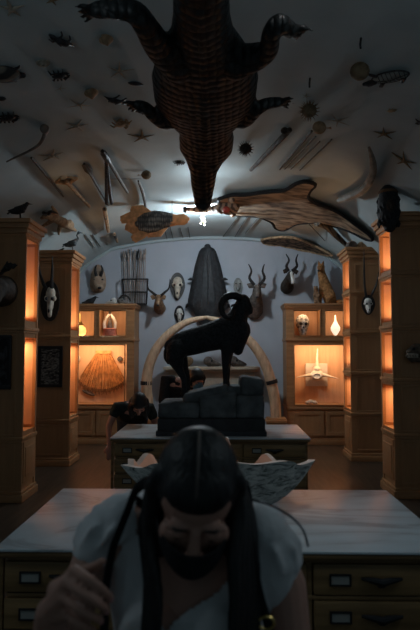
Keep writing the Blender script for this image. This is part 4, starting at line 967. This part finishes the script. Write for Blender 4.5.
solo(m, 'mineral', M('grey_mineral', (.40, .40, .40), .7, .4, 20, .4), 'small lumpy grey mineral at the foot of the three-armed bone', 'mineral', c, remesh=.008, smooth_it=0)
# jaw-bone arch
for sg, pl, lab in ((-1, [(150, 417), (148, 402), (146.5, 385), (149, 366), (157, 348), (170, 333), (187, 322), (205, 317.5)], 'left one of the two long ivory curves forming the arch, dark band low down'),
                    (1, [(276, 417), (275, 402), (271.5, 384), (265, 364), (255, 347), (242, 334), (226, 323), (207, 317.5)], 'right one of the two long ivory curves forming the arch, dark band low down')):
    Y = 10.28; t = thing('tusk', lab, 'tusk', P(*pl[0], Y)); m = MB(); q = smooth_pts([P(x, y, Y+(.03 if sg > 0 else -.03)*(i/7)) for i, (x, y) in enumerate(pl)], 4); m.tube(q, lerp_list([.095, .098, .098, .094, .088, .078, .062, .035], len(q)), 16, True); m.build('ivory', TUSK, t)
    b_ = pl[2]; m = MB(); c = P(b_[0]+sg*.2, b_[1]-2, Y); d = (P(*pl[3], Y)-P(*pl[1], Y)).normalized(); m.tube([c-d*.035, c+d*.035], .108, 18); m.build('band', BLACK, t)
    bx = P(pl[0][0], 417, Y); m = MB(); m.box((bx.x-.17, Y-.14, 0), (bx.x+.17, Y+.12, bx.z-.005), .012); m.box((bx.x-.19, Y-.16, bx.z-.09), (bx.x+.19, Y+.14, bx.z-.04), .01); m.box((bx.x-.19, Y-.16, 0), (bx.x+.19, Y+.14, .1), .01)
    solo(m, 'plinth', W_CABX, 'wooden plinth under the %s ivory curve of the arch' % ('left' if sg < 0 else 'right'), 'plinth', (bx.x, Y, 0))
# pale skulls on the mantelpiece
for px, L, fl, lab in ((186, .34, -1, 'pale skull on the mantelpiece left of the ram forelegs'), (211, .34, 1, 'pale skull on the mantelpiece left of the ram foreleg gap'), (236, .36, 1, 'pale flat skull on the mantelpiece right of the ram forelegs')):
    animal_skull((px, 366), 10.82, 1.43, L, lab, GREYHIDE if fl > 0 else SPINE, fl)
# ------------------------------------------------------------------ ram on rocks, back table
ZT = .885
b0 = V((-.06, 5.98, ZT)); t = thing('rock_base', 'grey built-up rock base on a dark plinth, back table', 'base', b0)
a, b = P(157.5, 432, 5.72), P(265, 418, 5.72)
m = MB(); m.box((a.x, 5.70, ZT), (b.x, 6.34, 1.055), .012); m.box((a.x-.015, 5.685, ZT), (b.x+.015, 6.355, ZT+.05), .01); m.build('plinth', M('plinth_dark', (.035, .035, .038), .6), t)
def rock(x0, x1, yt, yb, y0, y1, seed, slope=0):
    random.seed(seed); A, B = P(x0, yb, (y0+y1)/2-.1), P(x1, yt, (y0+y1)/2-.1); m = MB()
    m.box((A.x, y0, A.z), (B.x, y1, B.z), .035)
    bmesh.ops.subdivide_edges(m.bm, edges=m.bm.edges[:], cuts=2, use_grid_fill=True)
    for v in m.bm.verts: v.co += V((random.uniform(-1, 1), random.uniform(-1, 1), random.uniform(-.7, .7)))*.012; v.co.z += slope*(v.co.x-(A.x+B.x)/2) if v.co.z > (A.z+B.z)/2 else 0; v.co.z = max(v.co.z, 1.052)
    m.build('rock', ROCK, t, remesh=.018, smooth_it=2)
rock(160, 200, 401, 419, 5.74, 6.3, 1); rock(199, 237, 392, 419, 5.76, 6.3, 2, .12); rock(236, 263, 394, 419, 5.75, 6.3, 3); rock(184, 228, 388, 403, 5.80, 6.3, 4, .22); rock(240, 263, 377, 396, 5.82, 6.28, 5, -.12); rock(222, 246, 386, 396, 5.84, 6.28, 6)
Y = 6.04; t = thing('ram', 'black stuffed ram with coiled horns standing on the rock base', 'ram', P(205, 392, Y))
g = lambda x, y, dy=0: P(x, y, Y+dy)
m = MB()
m.tube([g(172, 347), g(180, 345), g(192, 342), (g(206, 338)), g(218, 335), g(228, 331), g(235, 327)], [(.09, .10), (.125, .135), (.13, .145), (.135, .15), (.14, .165), (.14, .17), (.11, .13)], 18, True, up=(0, 1, 0))
m.tube([g(228, 333), g(234.5, 324), g(239, 315), g(242, 306)], [.165, .135, .105, .085], 16, True)        # thick neck
m.tube([g(238, 350), g(238, 340), g(240, 330)], [.06, .10, .12], 12, True)
m.ell(g(243, 301), (.075, .08, .075)); m.tube([g(243.5, 302), g(247, 306), g(249.5, 310), g(250, 312)], [.072, .058, .044, .034], 12, True)
for dy, hx in ((-.09, 0), (.09, 4)):
    m.tube([g(177, 350, dy), g(175+hx, 359, dy), g(179+hx*1.3, 369, dy), g(184+hx, 379, dy), g(184+hx, 388, dy), g(184+hx, 393, dy)], [.115, .10, .05, .032, .028, .034], 12, True)      # hind leg
    m.tube([g(184+hx, 393, dy), g(187+hx, 394, dy)], [.042, .03], 8, True)
    m.tube([g(228, 345, dy*.8), g(226+hx*.4, 358, dy*.8), g(225.5+hx*.4, 370, dy*.8), g(225.5+hx*.4, 380, dy*.8), g(225.5+hx*.4, 388, dy*.8)], [.085, .05, .036, .028, .033], 12, True); m.tube([g(225.5+hx*.4, 388, dy*.8), g(229+hx*.4, 388.5, dy*.8)], [.04, .03], 8, True)
m.build('body', BLKFUR, t, remesh=.014, smooth_it=2)
m = MB(); horn(m, [g(171, 345), g(167.5, 351), g(167, 358), g(169, 364)], [.035, .04, .035, .012]); m.build('tail', BLKFUR, t)
for dy in (-.06, .06):
    e = 1 if dy < 0 else 0; pl = [(240, 297.5), (233, 295.5), (226, 297.5), (221.5, 304), (222, 312), (227, 317.5), (232.5, 316), (234.5, 310)]
    m = MB(); q = smooth_pts([g(x, y, dy*(1+.32*i)) for i, (x, y) in enumerate(pl)], 5); r = lerp_list([.040, .041, .039, .035, .030, .024, .017, .008], len(q))
    r = [x*(1+.06*math.sin(i*2.2)) for i, x in enumerate(r)]; m.tube(q, r, 12, True); m.build('horn', HORN, t)
    m = MB(); m.tube([g(237, 304, dy*1.2), g(233, 305.5, dy*1.8), g(230.5, 307, dy*2)], [.02, .03, .008], 8, True, flat=.4); m.build('ear', BLKFUR, t)
    m = MB(); m.ell(g(246, 300.5, dy*1.05), .012, u=8, v=6); m.build('eye', BLACK, t)
# ------------------------------------------------------------------ giant clam shell, front table
cx, cy = -.04, 3.12
t = thing('clam_shell', 'giant grey clam shell with wavy rim on the front table', 'shell', (cx, cy, ZT))
CL = ((math.radians(51), .10, .065), (math.radians(82), .06, .165), (math.radians(145), .11, .085), (math.radians(163), .07, .05))
def clam(inner):
    m = MB(); bm = m.bm; n = 240; K = 14; rows = []
    for j in range(K+1):
        v = j/K; row = []
        for i in range(n):
            a = 2*PI*i/n; ca, sa = math.cos(a), math.sin(a)
            fr = max(0, -sa)       # towards the camera
            pt = 1+.06*max(0, ca)**6 + .02*max(0, -ca)**6
            w = .16+.84*v**.62
            rx, ry = .495*pt*w, .275*w*(1+.05*abs(math.sin(a*4)))
            fold = math.cos(a*9+.5)
            back = max(0, sa)
            zr = .295 + .012*ca + .010*fold*(1-back) - .05*abs(ca)**3 - .115*back**.8 + sum(A*math.exp(-((a-b)/w_)**2) for b, w_, A in CL)
            z = zr*v**1.7
            sc = 1+.045*fold*v
            p = V((cx+rx*ca*sc+.04*(1-v), cy+ry*sa*sc, ZT+.002+z))
            if inner: p = V((cx+.04*(1-v)+rx*ca*sc*.93, cy+ry*sa*sc*.9, p.z+.028*(1-v)+.0))
            row.append(bm.verts.new(p))
        rows.append(row)
    for a_, b_ in zip(rows, rows[1:]):
        for i in range(n): bm.faces.new((a_[i], a_[(i+1) % n], b_[(i+1) % n], b_[i]))
    bm.faces.new(rows[0]); return m, rows
mo, ro = clam(False); rim = [v.co.copy() for v in ro[-1]]
cm, nt, bs = new_mat('clam_outside')
tc = N(nt, 'ShaderNodeTexCoord'); mp = N(nt, 'ShaderNodeMapping'); mp.inputs['Scale'].default_value = (5, 5, 16); nt.links.new(tc.outputs['Object'], mp.inputs['Vector'])
no = N(nt, 'ShaderNodeTexNoise'); no.inputs['Scale'].default_value = 2.2; no.inputs['Detail'].default_value = 7; no.inputs['Roughness'].default_value = .7; no.inputs['Distortion'].default_value = 1.5; nt.links.new(mp.outputs[0], no.inputs['Vector'])
r = N(nt, 'ShaderNodeValToRGB'); e = r.color_ramp.elements; e[0].position = .38; e[0].color = (.05, .06, .055, 1); e[1].position = .6; e[1].color = (.48, .48, .45, 1); x = e.new(.48); x.color = (.30, .32, .30, 1)
nt.links.new(no.outputs['Fac'], r.inputs['Fac']); nt.links.new(r.outputs[0], bs.inputs['Base Color']); bp = N(nt, 'ShaderNodeBump'); bp.inputs['Strength'].default_value = .8; bp.inputs['Distance'].default_value = .02; nt.links.new(no.outputs['Fac'], bp.inputs['Height']); nt.links.new(bp.outputs[0], bs.inputs['Normal']); bs.inputs['Roughness'].default_value = .8
mo.build('outer_shell', cm, t)
mi, ri = clam(True); rin = [v.co.copy() for v in ri[-1]]; mi.build('inner_shell', M('clam_inside', (.80, .46, .32), .45, .12, 5), t)
m = MB(); n = len(rim); A = [m.bm.verts.new(p) for p in rim]; B = [m.bm.verts.new(p) for p in rin]
for i in range(n): m.bm.faces.new((A[i], A[(i+1) % n], B[(i+1) % n], B[i]))
m.build('rim', M('clam_rim', (.70, .55, .47), .6, .15, 12), t)

# ------------------------------------------------------------------ people
def hand(m, wrist, knk, tips, thumb, rw=.024, rf=.0085):
    """palm + five bent fingers: knk/tips lists of world points (index..little), thumb three points"""
    for k in knk: m.tube([wrist, wrist.lerp(k, .6), k], [rw*.85, rw*.62, rf*1.35], 10, True)
    for a, b in zip(knk, knk[1:]): m.tube([wrist.lerp(a, .8), wrist.lerp(b, .8)], rf*1.35, 8, True)
    for pts in tips: m.tube(smooth_pts(pts, 3), lerp_list([rf*1.2, rf*1.1, rf*.98, rf*.8], 3*(len(pts)-1)+1), 10, True)
    m.tube(smooth_pts(thumb, 3), lerp_list([rw*.75, rf*1.35, rf*1.2, rf*.9], 3*(len(thumb)-1)+1), 10, True)
def ell_tube(m, pts, rad, n=22, up=(0, 1, 0)): m.tube(pts, rad, n, True, up=up)
def head_frame(c, tilt, yaw, roll=0):
    R = Matrix.Rotation(yaw, 3, 'Z') @ Matrix.Rotation(roll, 3, 'Y') @ Matrix.Rotation(tilt, 3, 'X')     # face looks to -Y, tilt>0 bows it
    return lambda x, y, z: c + R @ V((x, y, z)), R
def build_head(m, h, R):
    m.ell(h(0, .012, .03), (.074, .094, .090), R, 20, 14); m.ell(h(0, -.022, -.035), (.060, .066, .080), R, 18, 12)
    m.tube([h(0, -.058, -.072), h(0, -.072, -.094)], [.036, .024], 12, True)
    m.tube([h(0, -.086, .022), h(0, -.106, -.018), h(0, -.112, -.030)], [.010, .0135, .0145], 10, True)
    for s in (-1, 1):
        m.ell(h(s*.011, -.100, -.031), (.009, .010, .008), R, 10, 6); m.ell(h(s*.032, -.078, .030), (.026, .012, .008), R, 12, 6); m.ell(h(s*.043, -.058, -.025), (.024, .024, .026), R)
    m.tube([h(-.022, -.088, -.060), h(0, -.094, -.058), h(.022, -.088, -.060)], [.006, .010, .006], 8, True); m.tube([h(-.02, -.087, -.069), h(0, -.092, -.071), h(.02, -.087, -.069)], [.006, .010, .006], 8, True)
    for s in (-1, 1): m.tube([h(s*.073, .004, .018), h(s*.084, .016, .006), h(s*.076, .006, -.032)], [.010, .013, .008], 8, True, flat=.6)
def face_bits(h, R, t, lids=True):
    for s in (-1, 1):
        m = MB(); m.ell(h(s*.032, -.076, .008), .0125, R, 12, 8); m.build('eye', PALE, t)
        m = MB(); m.ell(h(s*.032, -.0865, .004), (.006, .004, .006), R, 10, 6); m.build('iris', BLACK, t)
        m = MB(); m.tube([h(s*.016, -.086, .030), h(s*.034, -.090, .035), h(s*.054, -.072, .030)], [.002, .003, .0015], 8, True); m.build('eyebrow', HAIR, t)
        if lids: m = MB(); m.ell(h(s*.032, -.0765, .0105), (.0175, .0145, .0115), R, 14, 8); m.build('eyelid', SKIN, t)
# --- woman in front
hc = P(196, 497, 1.10); h, R = head_frame(hc, math.radians(44), math.radians(4), math.radians(4))
t = thing('person', 'person with long dark hair and black mask, head bowed, in a white top', 'person', (hc.x, 1.24, 0))
Ys = 1.22
neck0 = h(0, .055, -.09); ch = P(192, 560, 1.2)
shL, shR = P(123, 517, 1.24), P(261, 530, 1.24)
m = MB(); build_head(m, h, R)
c0 = (shL+shR)/2
m.tube([h(0, .03, -.04), neck0, V((c0.x, 1.25, c0.z+.01))], [.052, .052, .06], 16, True)
tor = [V((c0.x, 1.26, c0.z+.02)), V((c0.x, 1.26, c0.z-.05)), V((c0.x, 1.245, c0.z-.16)), V((c0.x, 1.25, c0.z-.26)), V((c0.x, 1.27, c0.z-.40)), V((c0.x, 1.29, c0.z-.52)), V((c0.x, 1.29, c0.z-.62))]
trd = [(.05, .11), (.085, .165), (.115, .165), (.115, .15), (.105, .135), (.12, .165), (.12, .175)]
ell_tube(m, tor, trd)
for s in (-1, 1): m.ell(V((c0.x+s*.068, 1.165, c0.z-.20)), (.075, .07, .08))
hipz = c0.z-.60
for s in (-1, 1): m.tube([V((c0.x+s*.085, 1.29, hipz)), V((c0.x+s*.085, 1.28, hipz-.22)), V((c0.x+s*.085, 1.27, .47)), V((c0.x+s*.085, 1.30, .28)), V((c0.x+s*.085, 1.30, .09))], [.092, .085, .058, .055, .038], 14, True); m.tube([V((c0.x+s*.085, 1.31, .045)), V((c0.x+s*.09, 1.12, .03))], [.04, .03], 10, True)
eL, eR = P(52, 672, 1.10), P(296, 675, 1.20)
m.tube([V((c0.x-.10, 1.255, c0.z-.03)), shL, P(91, 563, 1.205), eL], [.055, .047, .042, .038], 14, True)
m.tube([V((c0.x+.10, 1.255, c0.z-.03)), shR, P(285, 585, 1.24), eR], [.055, .052, .046, .040], 14, True)
# forearms
YH = .96; wr = P(50, 612, YH+.02); m.tube([eL, eL.lerp(wr, .5), wr], [.040, .036, .025], 14, True)
kn = [P(74, 570, YH-.012), P(66, 582, YH-.02), P(63, 597, YH-.02), P(67, 614, YH-.012)]
tp = [[kn[0], P(90, 580, YH-.034), P(103, 590, YH-.028), P(111, 598, YH-.010)], [kn[1], P(84, 594, YH-.042), P(99, 604, YH-.036), P(107, 610, YH-.012)],
      [kn[2], P(78, 608, YH-.040), P(92, 616, YH-.036), P(101, 620, YH-.012)], [kn[3], P(76, 621, YH-.03), P(86, 627, YH-.028), P(93, 630, YH-.010)]]
hand(m, wr, kn, tp, [P(58, 590, YH+.012), P(78, 573, YH+.02), P(92, 568, YH+.014), P(103, 561, YH+.004)], .026, .0074)
wr2 = P(262, 720, 1.06); m.tube([eR, eR.lerp(wr2, .5), wr2], [.04, .036, .025], 14, True)
k2 = [wr2+V((-.05, -.05+.0*i, -.02-.012*i)) + V((.02*i-.02, -.008*i, 0)) for i in range(4)]
hand(m, wr2, k2, [[k, k+V((-.028, -.012, -.014)), k+V((-.04, -.004, -.034)), k+V((-.034, .01, -.048))] for k in k2], [wr2+V((-.01, -.02, .01)), wr2+V((-.03, -.03, .025)), wr2+V((-.055, -.035, .022)), wr2+V((-.075, -.03, .012))])
m.build('body', SKIN, t, remesh=.0037, smooth_it=2); face_bits(h, R, t)
# nails
for pts in tp:
    e, d = pts[-1], (pts[-1]-pts[-2]).normalized(); m = MB(); m.ell(e+d*.002+V((0, -.006, .001)), (.0045, .002, .0055)); m.build('fingernail', M('nail', (.55, .25, .25), .3, .05) if 'nail' not in bpy.data.materials else bpy.data.materials['nail'], t)
# blouse
def neckline(m_obj, poly, ymax):
    bm = bmesh.new(); bm.from_mesh(m_obj.data); o = V(t['org'])
    def inside(x, z):
        c = False; n = len(poly)
        for i in range(n):
            x1, z1 = poly[i]; x2, z2 = poly[(i+1) % n]
            if (z1 > z) != (z2 > z) and x < (x2-x1)*(z-z1)/(z2-z1)+x1: c = not c
        return c
    dl = [f for f in bm.faces if (lambda p: p.y < ymax and inside(p.x, p.z))(f.calc_center_median()+o)]
    bmesh.ops.delete(bm, geom=dl, context='FACES'); bm.to_mesh(m_obj.data); bm.free()
m = MB(); G = .012
ell_tube(m, [p for p in tor[0:6]], [(a_+G+(.012 if i == 0 else 0), b_+G+(.02 if i == 0 else 0)) for i, (a_, b_) in enumerate(trd[0:6])])
for s in (-1, 1): m.ell(V((c0.x+s*.068, 1.162, c0.z-.205)), (.083, .076, .086))
for s, sh, q, e in ((-1, shL, [P(124, 515, 1.25), P(112, 524, 1.24), P(101, 538, 1.225), P(95, 550, 1.21)], eL), (1, shR, [P(260, 530, 1.25), P(268, 543, 1.245), P(275, 563, 1.24), P(274, 584, 1.235)], eR)):
    rr = [.058, .056, .052, .048] if s < 0 else [.064, .062, .058, .050]
    m.ell(sh, (.056, .060, .052) if s < 0 else (.060, .064, .054)); m.tube([V((c0.x+s*.09, 1.255, c0.z-.034))]+q, [.066]+rr, 18, True)
    for k in range(9):
        a = k*2*PI/9; p1 = q[0]+V((.062*math.cos(a), .062*math.sin(a), 0)); p2 = q[2]+V((.058*math.cos(a), .058*math.sin(a), 0)); m.tube([p1, p1.lerp(p2, .5)+V((.006*math.cos(a), .006*math.sin(a), .012)), p2], [.004, .009, .005], 6, True)
bo = m.build('blouse', BLOUSE, t, remesh=.006, smooth_it=2)
vp = [P(x, y, 1.14) for x, y in ((128, 500), (133, 540), (143, 585), (156, 612), (168, 622), (190, 607), (214, 595), (236, 578), (247, 548), (250, 500), (240, 470), (140, 470))]
neckline(bo, [(p.x, p.z) for p in vp], 1.235)
m = MB(); ed = [P(x, y, 1.135) for x, y in ((131, 520), (134, 540), (143, 585), (156, 612), (168, 622), (190, 607), (214, 595), (236, 578), (246, 548))]
# trousers and shoes (below the frame)
m = MB()
m.tube([V((c0.x, 1.29, c0.z-.50)), V((c0.x, 1.29, hipz-.04))], [(.128, .17), (.13, .185)], 20, True, up=(0, 1, 0))
for s in (-1, 1): m.tube([V((c0.x+s*.085, 1.29, hipz)), V((c0.x+s*.085, 1.28, hipz-.22)), V((c0.x+s*.085, 1.27, .47)), V((c0.x+s*.085, 1.30, .28)), V((c0.x+s*.085, 1.30, .10))], [.103, .096, .07, .066, .055], 16, True)
m.build('trousers', DENIM, t, remesh=.012, smooth_it=1)
for s in (-1, 1): m = MB(); m.tube([V((c0.x+s*.085, 1.33, .045)), V((c0.x+s*.088, 1.2, .045)), V((c0.x+s*.09, 1.09, .035))], [.046, .046, .034], 12, True); m.build('shoe', BLKCLOTH, t)
# mask over nose and mouth
m = MB(); bm = m.bm; rows = []
for j in range(11):
    v = j/10; row = []
    for i in range(25):
        u = i/12-1; a = u*1.25
        zt, zb_ = -.004-.020*abs(u)**1.5, -.112+.055*abs(u)**1.6; z = zt+(zb_-zt)*v
        bulge = .128-.014*abs(v-.45)*2-.020*max(0, v-.6)
        row.append(bm.verts.new(h(math.sin(a)*.080, -math.cos(a)*bulge+.000+.018*abs(u)**2-.004, z+.004*math.sin(v*PI*3)*(1-abs(u)))))
    rows.append(row)
for a_, b_ in zip(rows, rows[1:]):
    for i in range(24): bm.faces.new((a_[i], a_[i+1], b_[i+1], b_[i]))
r = bmesh.ops.extrude_face_region(bm, geom=bm.faces[:])
for v in [e for e in r['geom'] if isinstance(e, bmesh.types.BMVert)]: v.co += R @ V((0, .004, 0))
mo_ = m.build('face_mask', BLKCLOTH, t)
for s in (-1, 1): m = MB(); m.tube([h(s*.078, -.03, -.03), h(s*.082, 0, -.01), h(s*.084, .018, .0)], .002, 6); m.build('ear_loop', BLKCLOTH, t)
# hair: cap open over the face plus two falls
m = MB(); 
m.ell(h(0, .026, .034), (.081, .098, .091), R, 24, 16); m.ell(h(0, -.014, .064), (.066, .062, .050), R)
m.ell(h(0, .05, -.02), (.085, .075, .10), R)
for s in (-1, 1):
    m.tube([h(s*.066, .01, .055), h(s*.076, .01, .03), h(s*.080, .014, .0), h(s*.082, .02, -.05)], [.022, .021, .020, .024], 12, True)
def lock(pts, r0): q = smooth_pts(pts, 5); m.tube(q, lerp_list(r0, len(q)), 10, True)
lock([h(-.068, .01, .02), P(150, 520, 1.13), P(151, 560, 1.10), P(155, 600, 1.08), P(149, 650, 1.06)], [.02, .016, .010, .009, .007])
lock([h(-.070, .02, .01), P(147, 520, 1.15), P(146, 555, 1.13), P(147, 590, 1.09), P(141, 650, 1.07)], [.02, .018, .012, .009, .006])
lock([h(-.082, .012, .02), P(151, 535, 1.11), P(158, 580, 1.075), P(160, 610, 1.06), P(156, 660, 1.05)], [.02, .012, .008, .007, .005])
for k in range(5):
    lock([h(.066+.003*k, .010+.01*k, .03-.012*k), P(237+2.5*k, 515, 1.10+.015*k), P(233+5*k, 555, 1.07+.02*k), P(234+5.5*k, 600, 1.06+.02*k), P(230+6.5*k, 670, 1.05+.02*k)], [.02, .019, .014, .011, .009])
for k in range(4): lock([h(-.045+.03*k, .075, -.05), P(165+20*k, 520, 1.2), P(160+25*k, 545, 1.215), P(158+27*k, 575, 1.24)], [.035, .045, .04, .02])
m.build('hair', HAIR, t, remesh=.0055, smooth_it=2)
m = MB(); q = [h(-.004, y_, z_) for y_, z_ in ((-.060, .092), (-.045, .113), (-.015, .1265), (.02, .1315), (.06, .124))]; q = [p + R @ V((0, 0, .001)) for p in q]
m.tube(smooth_pts(q, 3), .0028, 8, True); m.build('hair_parting', M('parting', (.10, .08, .07), .5), t)
# bag straps
def strap(pts, name='strap', w=(.004, .013)):
    m = MB(); q = smooth_pts(pts, 4); m.tube(q, [w]*len(q), 10, True, up=(0, 1, 0)); m.build(name, BLKCLOTH, t)
strap([P(146, 482, 1.225), P(136, 490, 1.175), P(127, 512, 1.145), P(119, 532, 1.13), P(112, 552, 1.12), P(106, 590, 1.115), P(104, 640, 1.12)])
strap([P(244, 482, 1.225), P(248, 500, 1.175), P(250, 540, 1.135), P(258, 590, 1.135), P(270, 632, 1.15), P(276, 680, 1.16)], w=(.004, .010))
m = MB(); c = P(266, 622, 1.135); m.tube([c+V((.016*math.cos(a), -.004, .012*math.sin(a))) for a in [2*PI*k/14 for k in range(15)]], .003, 6); m.build('strap_buckle', BRASS, t)
m = MB(); q = smooth_pts([P(x, y, Y_) for x, y, Y_ in ((252, 500, 1.20), (270, 505, 1.165), (290, 516, 1.155), (303, 530, 1.165), (308, 546, 1.19))], 4); m.tube(q, .0022, 6, True); m.build('strap_cord', BLKCLOTH, t)

# --- visitor bending at the back table, left
def visitor(label, hc, tilt, yaw, roll, hips, sL, sR, elL, elR, wL, wR, top, hairlen, maskm=None, sleeve=True, tie=None, leg=None):
    h, R = head_frame(hc, tilt, yaw, roll); t = thing('person', label, 'person', (hips.x, hips.y, 0)); m = MB(); build_head(m, h, R)
    c = (sL+sR)/2
    m.tube([h(0, .03, -.04), h(0, .055, -.10), c], [.05, .05, .06], 14, True)
    d = (c-hips); ax = (sR-sL).normalized(); W = (sR-sL).length/2
    m.tube([c+d*.02, c-d*.1, c-d*.4, c-d*.72, hips], [(.07, W*.75), (.10, W*.98), (.115, W*.92), (.10, W*.82), (.125, W*.95)], 20, True, up=d.cross(ax))
    for e0, s_, e_, w_ in ((c, sL, elL, wL), (c, sR, elR, wR)):
        m.tube([s_.lerp(e0, .4), s_, s_.lerp(e_, .5), e_], [.06, .056, .046, .040], 12, True); m.tube([e_, e_.lerp(w_, .5), w_], [.04, .034, .024], 12, True)
        dn = (w_-e_).normalized(); sd = dn.cross(V((0, 0, 1))); sd = sd.normalized() if sd.length > .05 else V((1, 0, 0)); k = [w_+dn*.075+sd*(.028-.019*i) for i in range(4)]
        hand(m, w_, k, [[q, q+dn*.03+V((0, 0, -.004)), q+dn*(.052-.006*abs(i-1))+V((0, 0, -.012)), q+dn*(.066-.008*abs(i-1))+V((0, 0, -.024))] for i, q in enumerate(k)], [w_+sd*.012+dn*.015, w_+sd*.036+dn*.035, w_+sd*.05+dn*.058, w_+sd*.052+dn*.08])
    ax2 = V((ax.x, ax.y, 0)).normalized(); off = V((leg or (0, 0, 0)))
    for s in (-1, 1): a = hips+ax2*(s*.085); m.tube([a, V((a.x, a.y, hips.z-.25)), V((a.x, a.y-.01, .47)), V((a.x, a.y+.02, .28)), V((a.x, a.y+.02, .08))], [.095, .085, .058, .055, .04], 12, True); m.tube([V((a.x, a.y+.02, .045)), V((a.x, a.y-.15, .03))], [.04, .03], 8, True)
    m.build('body', SKIN, t, remesh=.0075, smooth_it=2); face_bits(h, R, t)
    m = MB(); g_ = .013
    m.tube([c-d*.05, c-d*.1, c-d*.4, c-d*.72, hips+d*.02], [(.085, W*.7), (.10+g_, W*.9+g_), (.115+g_, W*.92+g_), (.10+g_, W*.82+g_), (.125+g_, W*.95+g_)], 20, True, up=d.cross(ax))
    if sleeve:
        for s_, e_ in ((sL, elL), (sR, elR)): m.tube([s_.lerp(c, .4), s_, s_.lerp(e_, sleeve)], [.07, .069, .062], 14, True)
    else:
        for s_ in (sL, sR): m.tube([s_.lerp(c, .55), s_.lerp(c, .15)], [.068, .055], 12, True)
    m.build('top', top, t, remesh=.01, smooth_it=2)
    m = MB(); m.tube([hips+d*.06, V((hips.x, hips.y, hips.z-.08))], [(.145, W*.95+.02), (.14, .185)], 16, True, up=d.cross(ax))
    for s in (-1, 1): a = hips+ax2*(s*.085); m.tube([a, V((a.x, a.y, hips.z-.25)), V((a.x, a.y-.01, .47)), V((a.x, a.y+.02, .28)), V((a.x, a.y+.02, .1))], [.108, .098, .072, .068, .058], 12, True)
    m.build('trousers', DENIM, t, remesh=.014, smooth_it=1)
    for s in (-1, 1): a = hips+ax2*(s*.085); m = MB(); m.tube([V((a.x, a.y+.05, .045)), V((a.x, a.y-.07, .045)), V((a.x, a.y-.18, .035))], [.046, .046, .034], 10, True); m.build('shoe', BLKCLOTH, t)
    m = MB(); m.ell(h(0, .026, .046), (.090, .104, .096), R, 22, 14); m.ell(h(0, -.01, .08), (.072, .07, .05), R); m.ell(h(0, .05, -.03), (.08, .07, .10), R)
    for s in (-1, 1): m.tube([h(s*.05, -.03, .08), h(s*.08, -.015, .04), h(s*.086, .0, -.02)], [.03, .028, .024], 10, True)
    for k in range(6):
        a = -1.3+2.6*k/5; p = h(.08*math.sin(a), .03+.05*math.cos(a), -.02); m.tube([p, p+V((.02*math.sin(a), .0, -.4*hairlen)), p+V((.012*math.sin(a), -.01, -hairlen))], [.04, .035, .012], 10, True)
    m.build('hair', HAIR, t, remesh=.009, smooth_it=1)
    if maskm:
        m = MB(); m.tube([h(0, -.07, -.02), h(0, -.075, -.05), h(0, -.068, -.095)], [(.055, .058), (.058, .066), (.045, .05)], 16, True, up=R @ V((0, -1, 0))); m.build('face_mask', maskm, t)
    return t
Y = 6.62
visitor('person with long dark hair bending over the left corner of the back table', P(139, 404, 6.50), math.radians(68), math.radians(12), 0, V((-1.12, 7.02, .90)), P(117, 407, 6.74), P(150, 408, 6.78), P(109, 426, 6.70), P(158, 430, 6.8), P(109, 446, 6.62), P(160, 442, 6.76),
        M('dark_green_knit', (.02, .027, .025), .9, .3, 30, .2), .2, None, .35)
visitor('person in black with a pale blue face mask behind the ram', P(197, 380, 7.02), math.radians(34), math.radians(28), 0, V((-.56, 7.30, .92)), P(166, 378, 7.22), P(193, 388, 7.16), P(163, 402, 7.10), P(200, 408, 7.02), P(174, 416, 6.98), P(208, 412, 6.9),
        BLKCLOTH, .1, M('blue_mask', (.10, .22, .30), .8, .1), .95)
# ------------------------------------------------------------------ lights
def light(kind, name, loc, e, col, **k):
    l = bpy.data.lights.new(name, kind); l.energy = e; l.color = col
    for a, b in k.items(): setattr(l, a, b)
    o = bpy.data.objects.new(name, l); COL.objects.link(o); o.location = loc; return o
def aim(o, to): o.rotation_euler = (V(to)-o.location).to_track_quat('-Z', 'Y').to_euler()
light('POINT', 'lamp_glow', LAMP+V((0, 0, -.02)), 108, (.78, .91, 1.0), shadow_soft_size=.06)
light('POINT', 'lamp_glow', LAMP2+V((0, 0, -.02)), 8, (.82, .93, 1.0), shadow_soft_size=.08)
for x in (-2.0, 1.7): light('POINT', 'room_fill', (x, 1.5, 3.1), 9.5, (.76, .92, 1.0), shadow_soft_size=.3)  # added fill lights out of view, brightening the vault and the foreground
o = light('SPOT', 'clam_fill_spot', (.55, 2.3, 3.85), 34, (.95, .97, 1), spot_size=math.radians(46), spot_blend=1, shadow_soft_size=.12); aim(o, (.15, 3.2, 1.0))  # added unseen spot that lifts the clam rim and the marble top
w = bpy.data.worlds.new('World'); SC.world = w; w.use_nodes = True
bg = w.node_tree.nodes['Background']; bg.inputs[0].default_value = (.56, .86, 1, 1); bg.inputs[1].default_value = .055
# ------------------------------------------------------------------ camera
cd = bpy.data.cameras.new('Camera'); co = bpy.data.objects.new('Camera', cd); COL.objects.link(co)
cd.sensor_fit = 'VERTICAL'; cd.sensor_height = 36; cd.lens = 36*F/630; cd.clip_start = .05; cd.clip_end = 60
co.matrix_world = Matrix(((rgt.x, upv.x, -fwd.x, CAM.x), (rgt.y, upv.y, -fwd.y, CAM.y), (rgt.z, upv.z, -fwd.z, CAM.z), (0, 0, 0, 1)))
cd.dof.use_dof = True; cd.dof.focus_distance = 7.5; cd.dof.aperture_fstop = 4.0
SC.camera = co
vs = SC.view_settings; vs.view_transform = 'Standard'; vs.look = 'None'; vs.gamma = 1; vs.exposure = .15; vs.use_curve_mapping = False
for o in list(bpy.data.objects):
    if 'org' in o: del o['org']
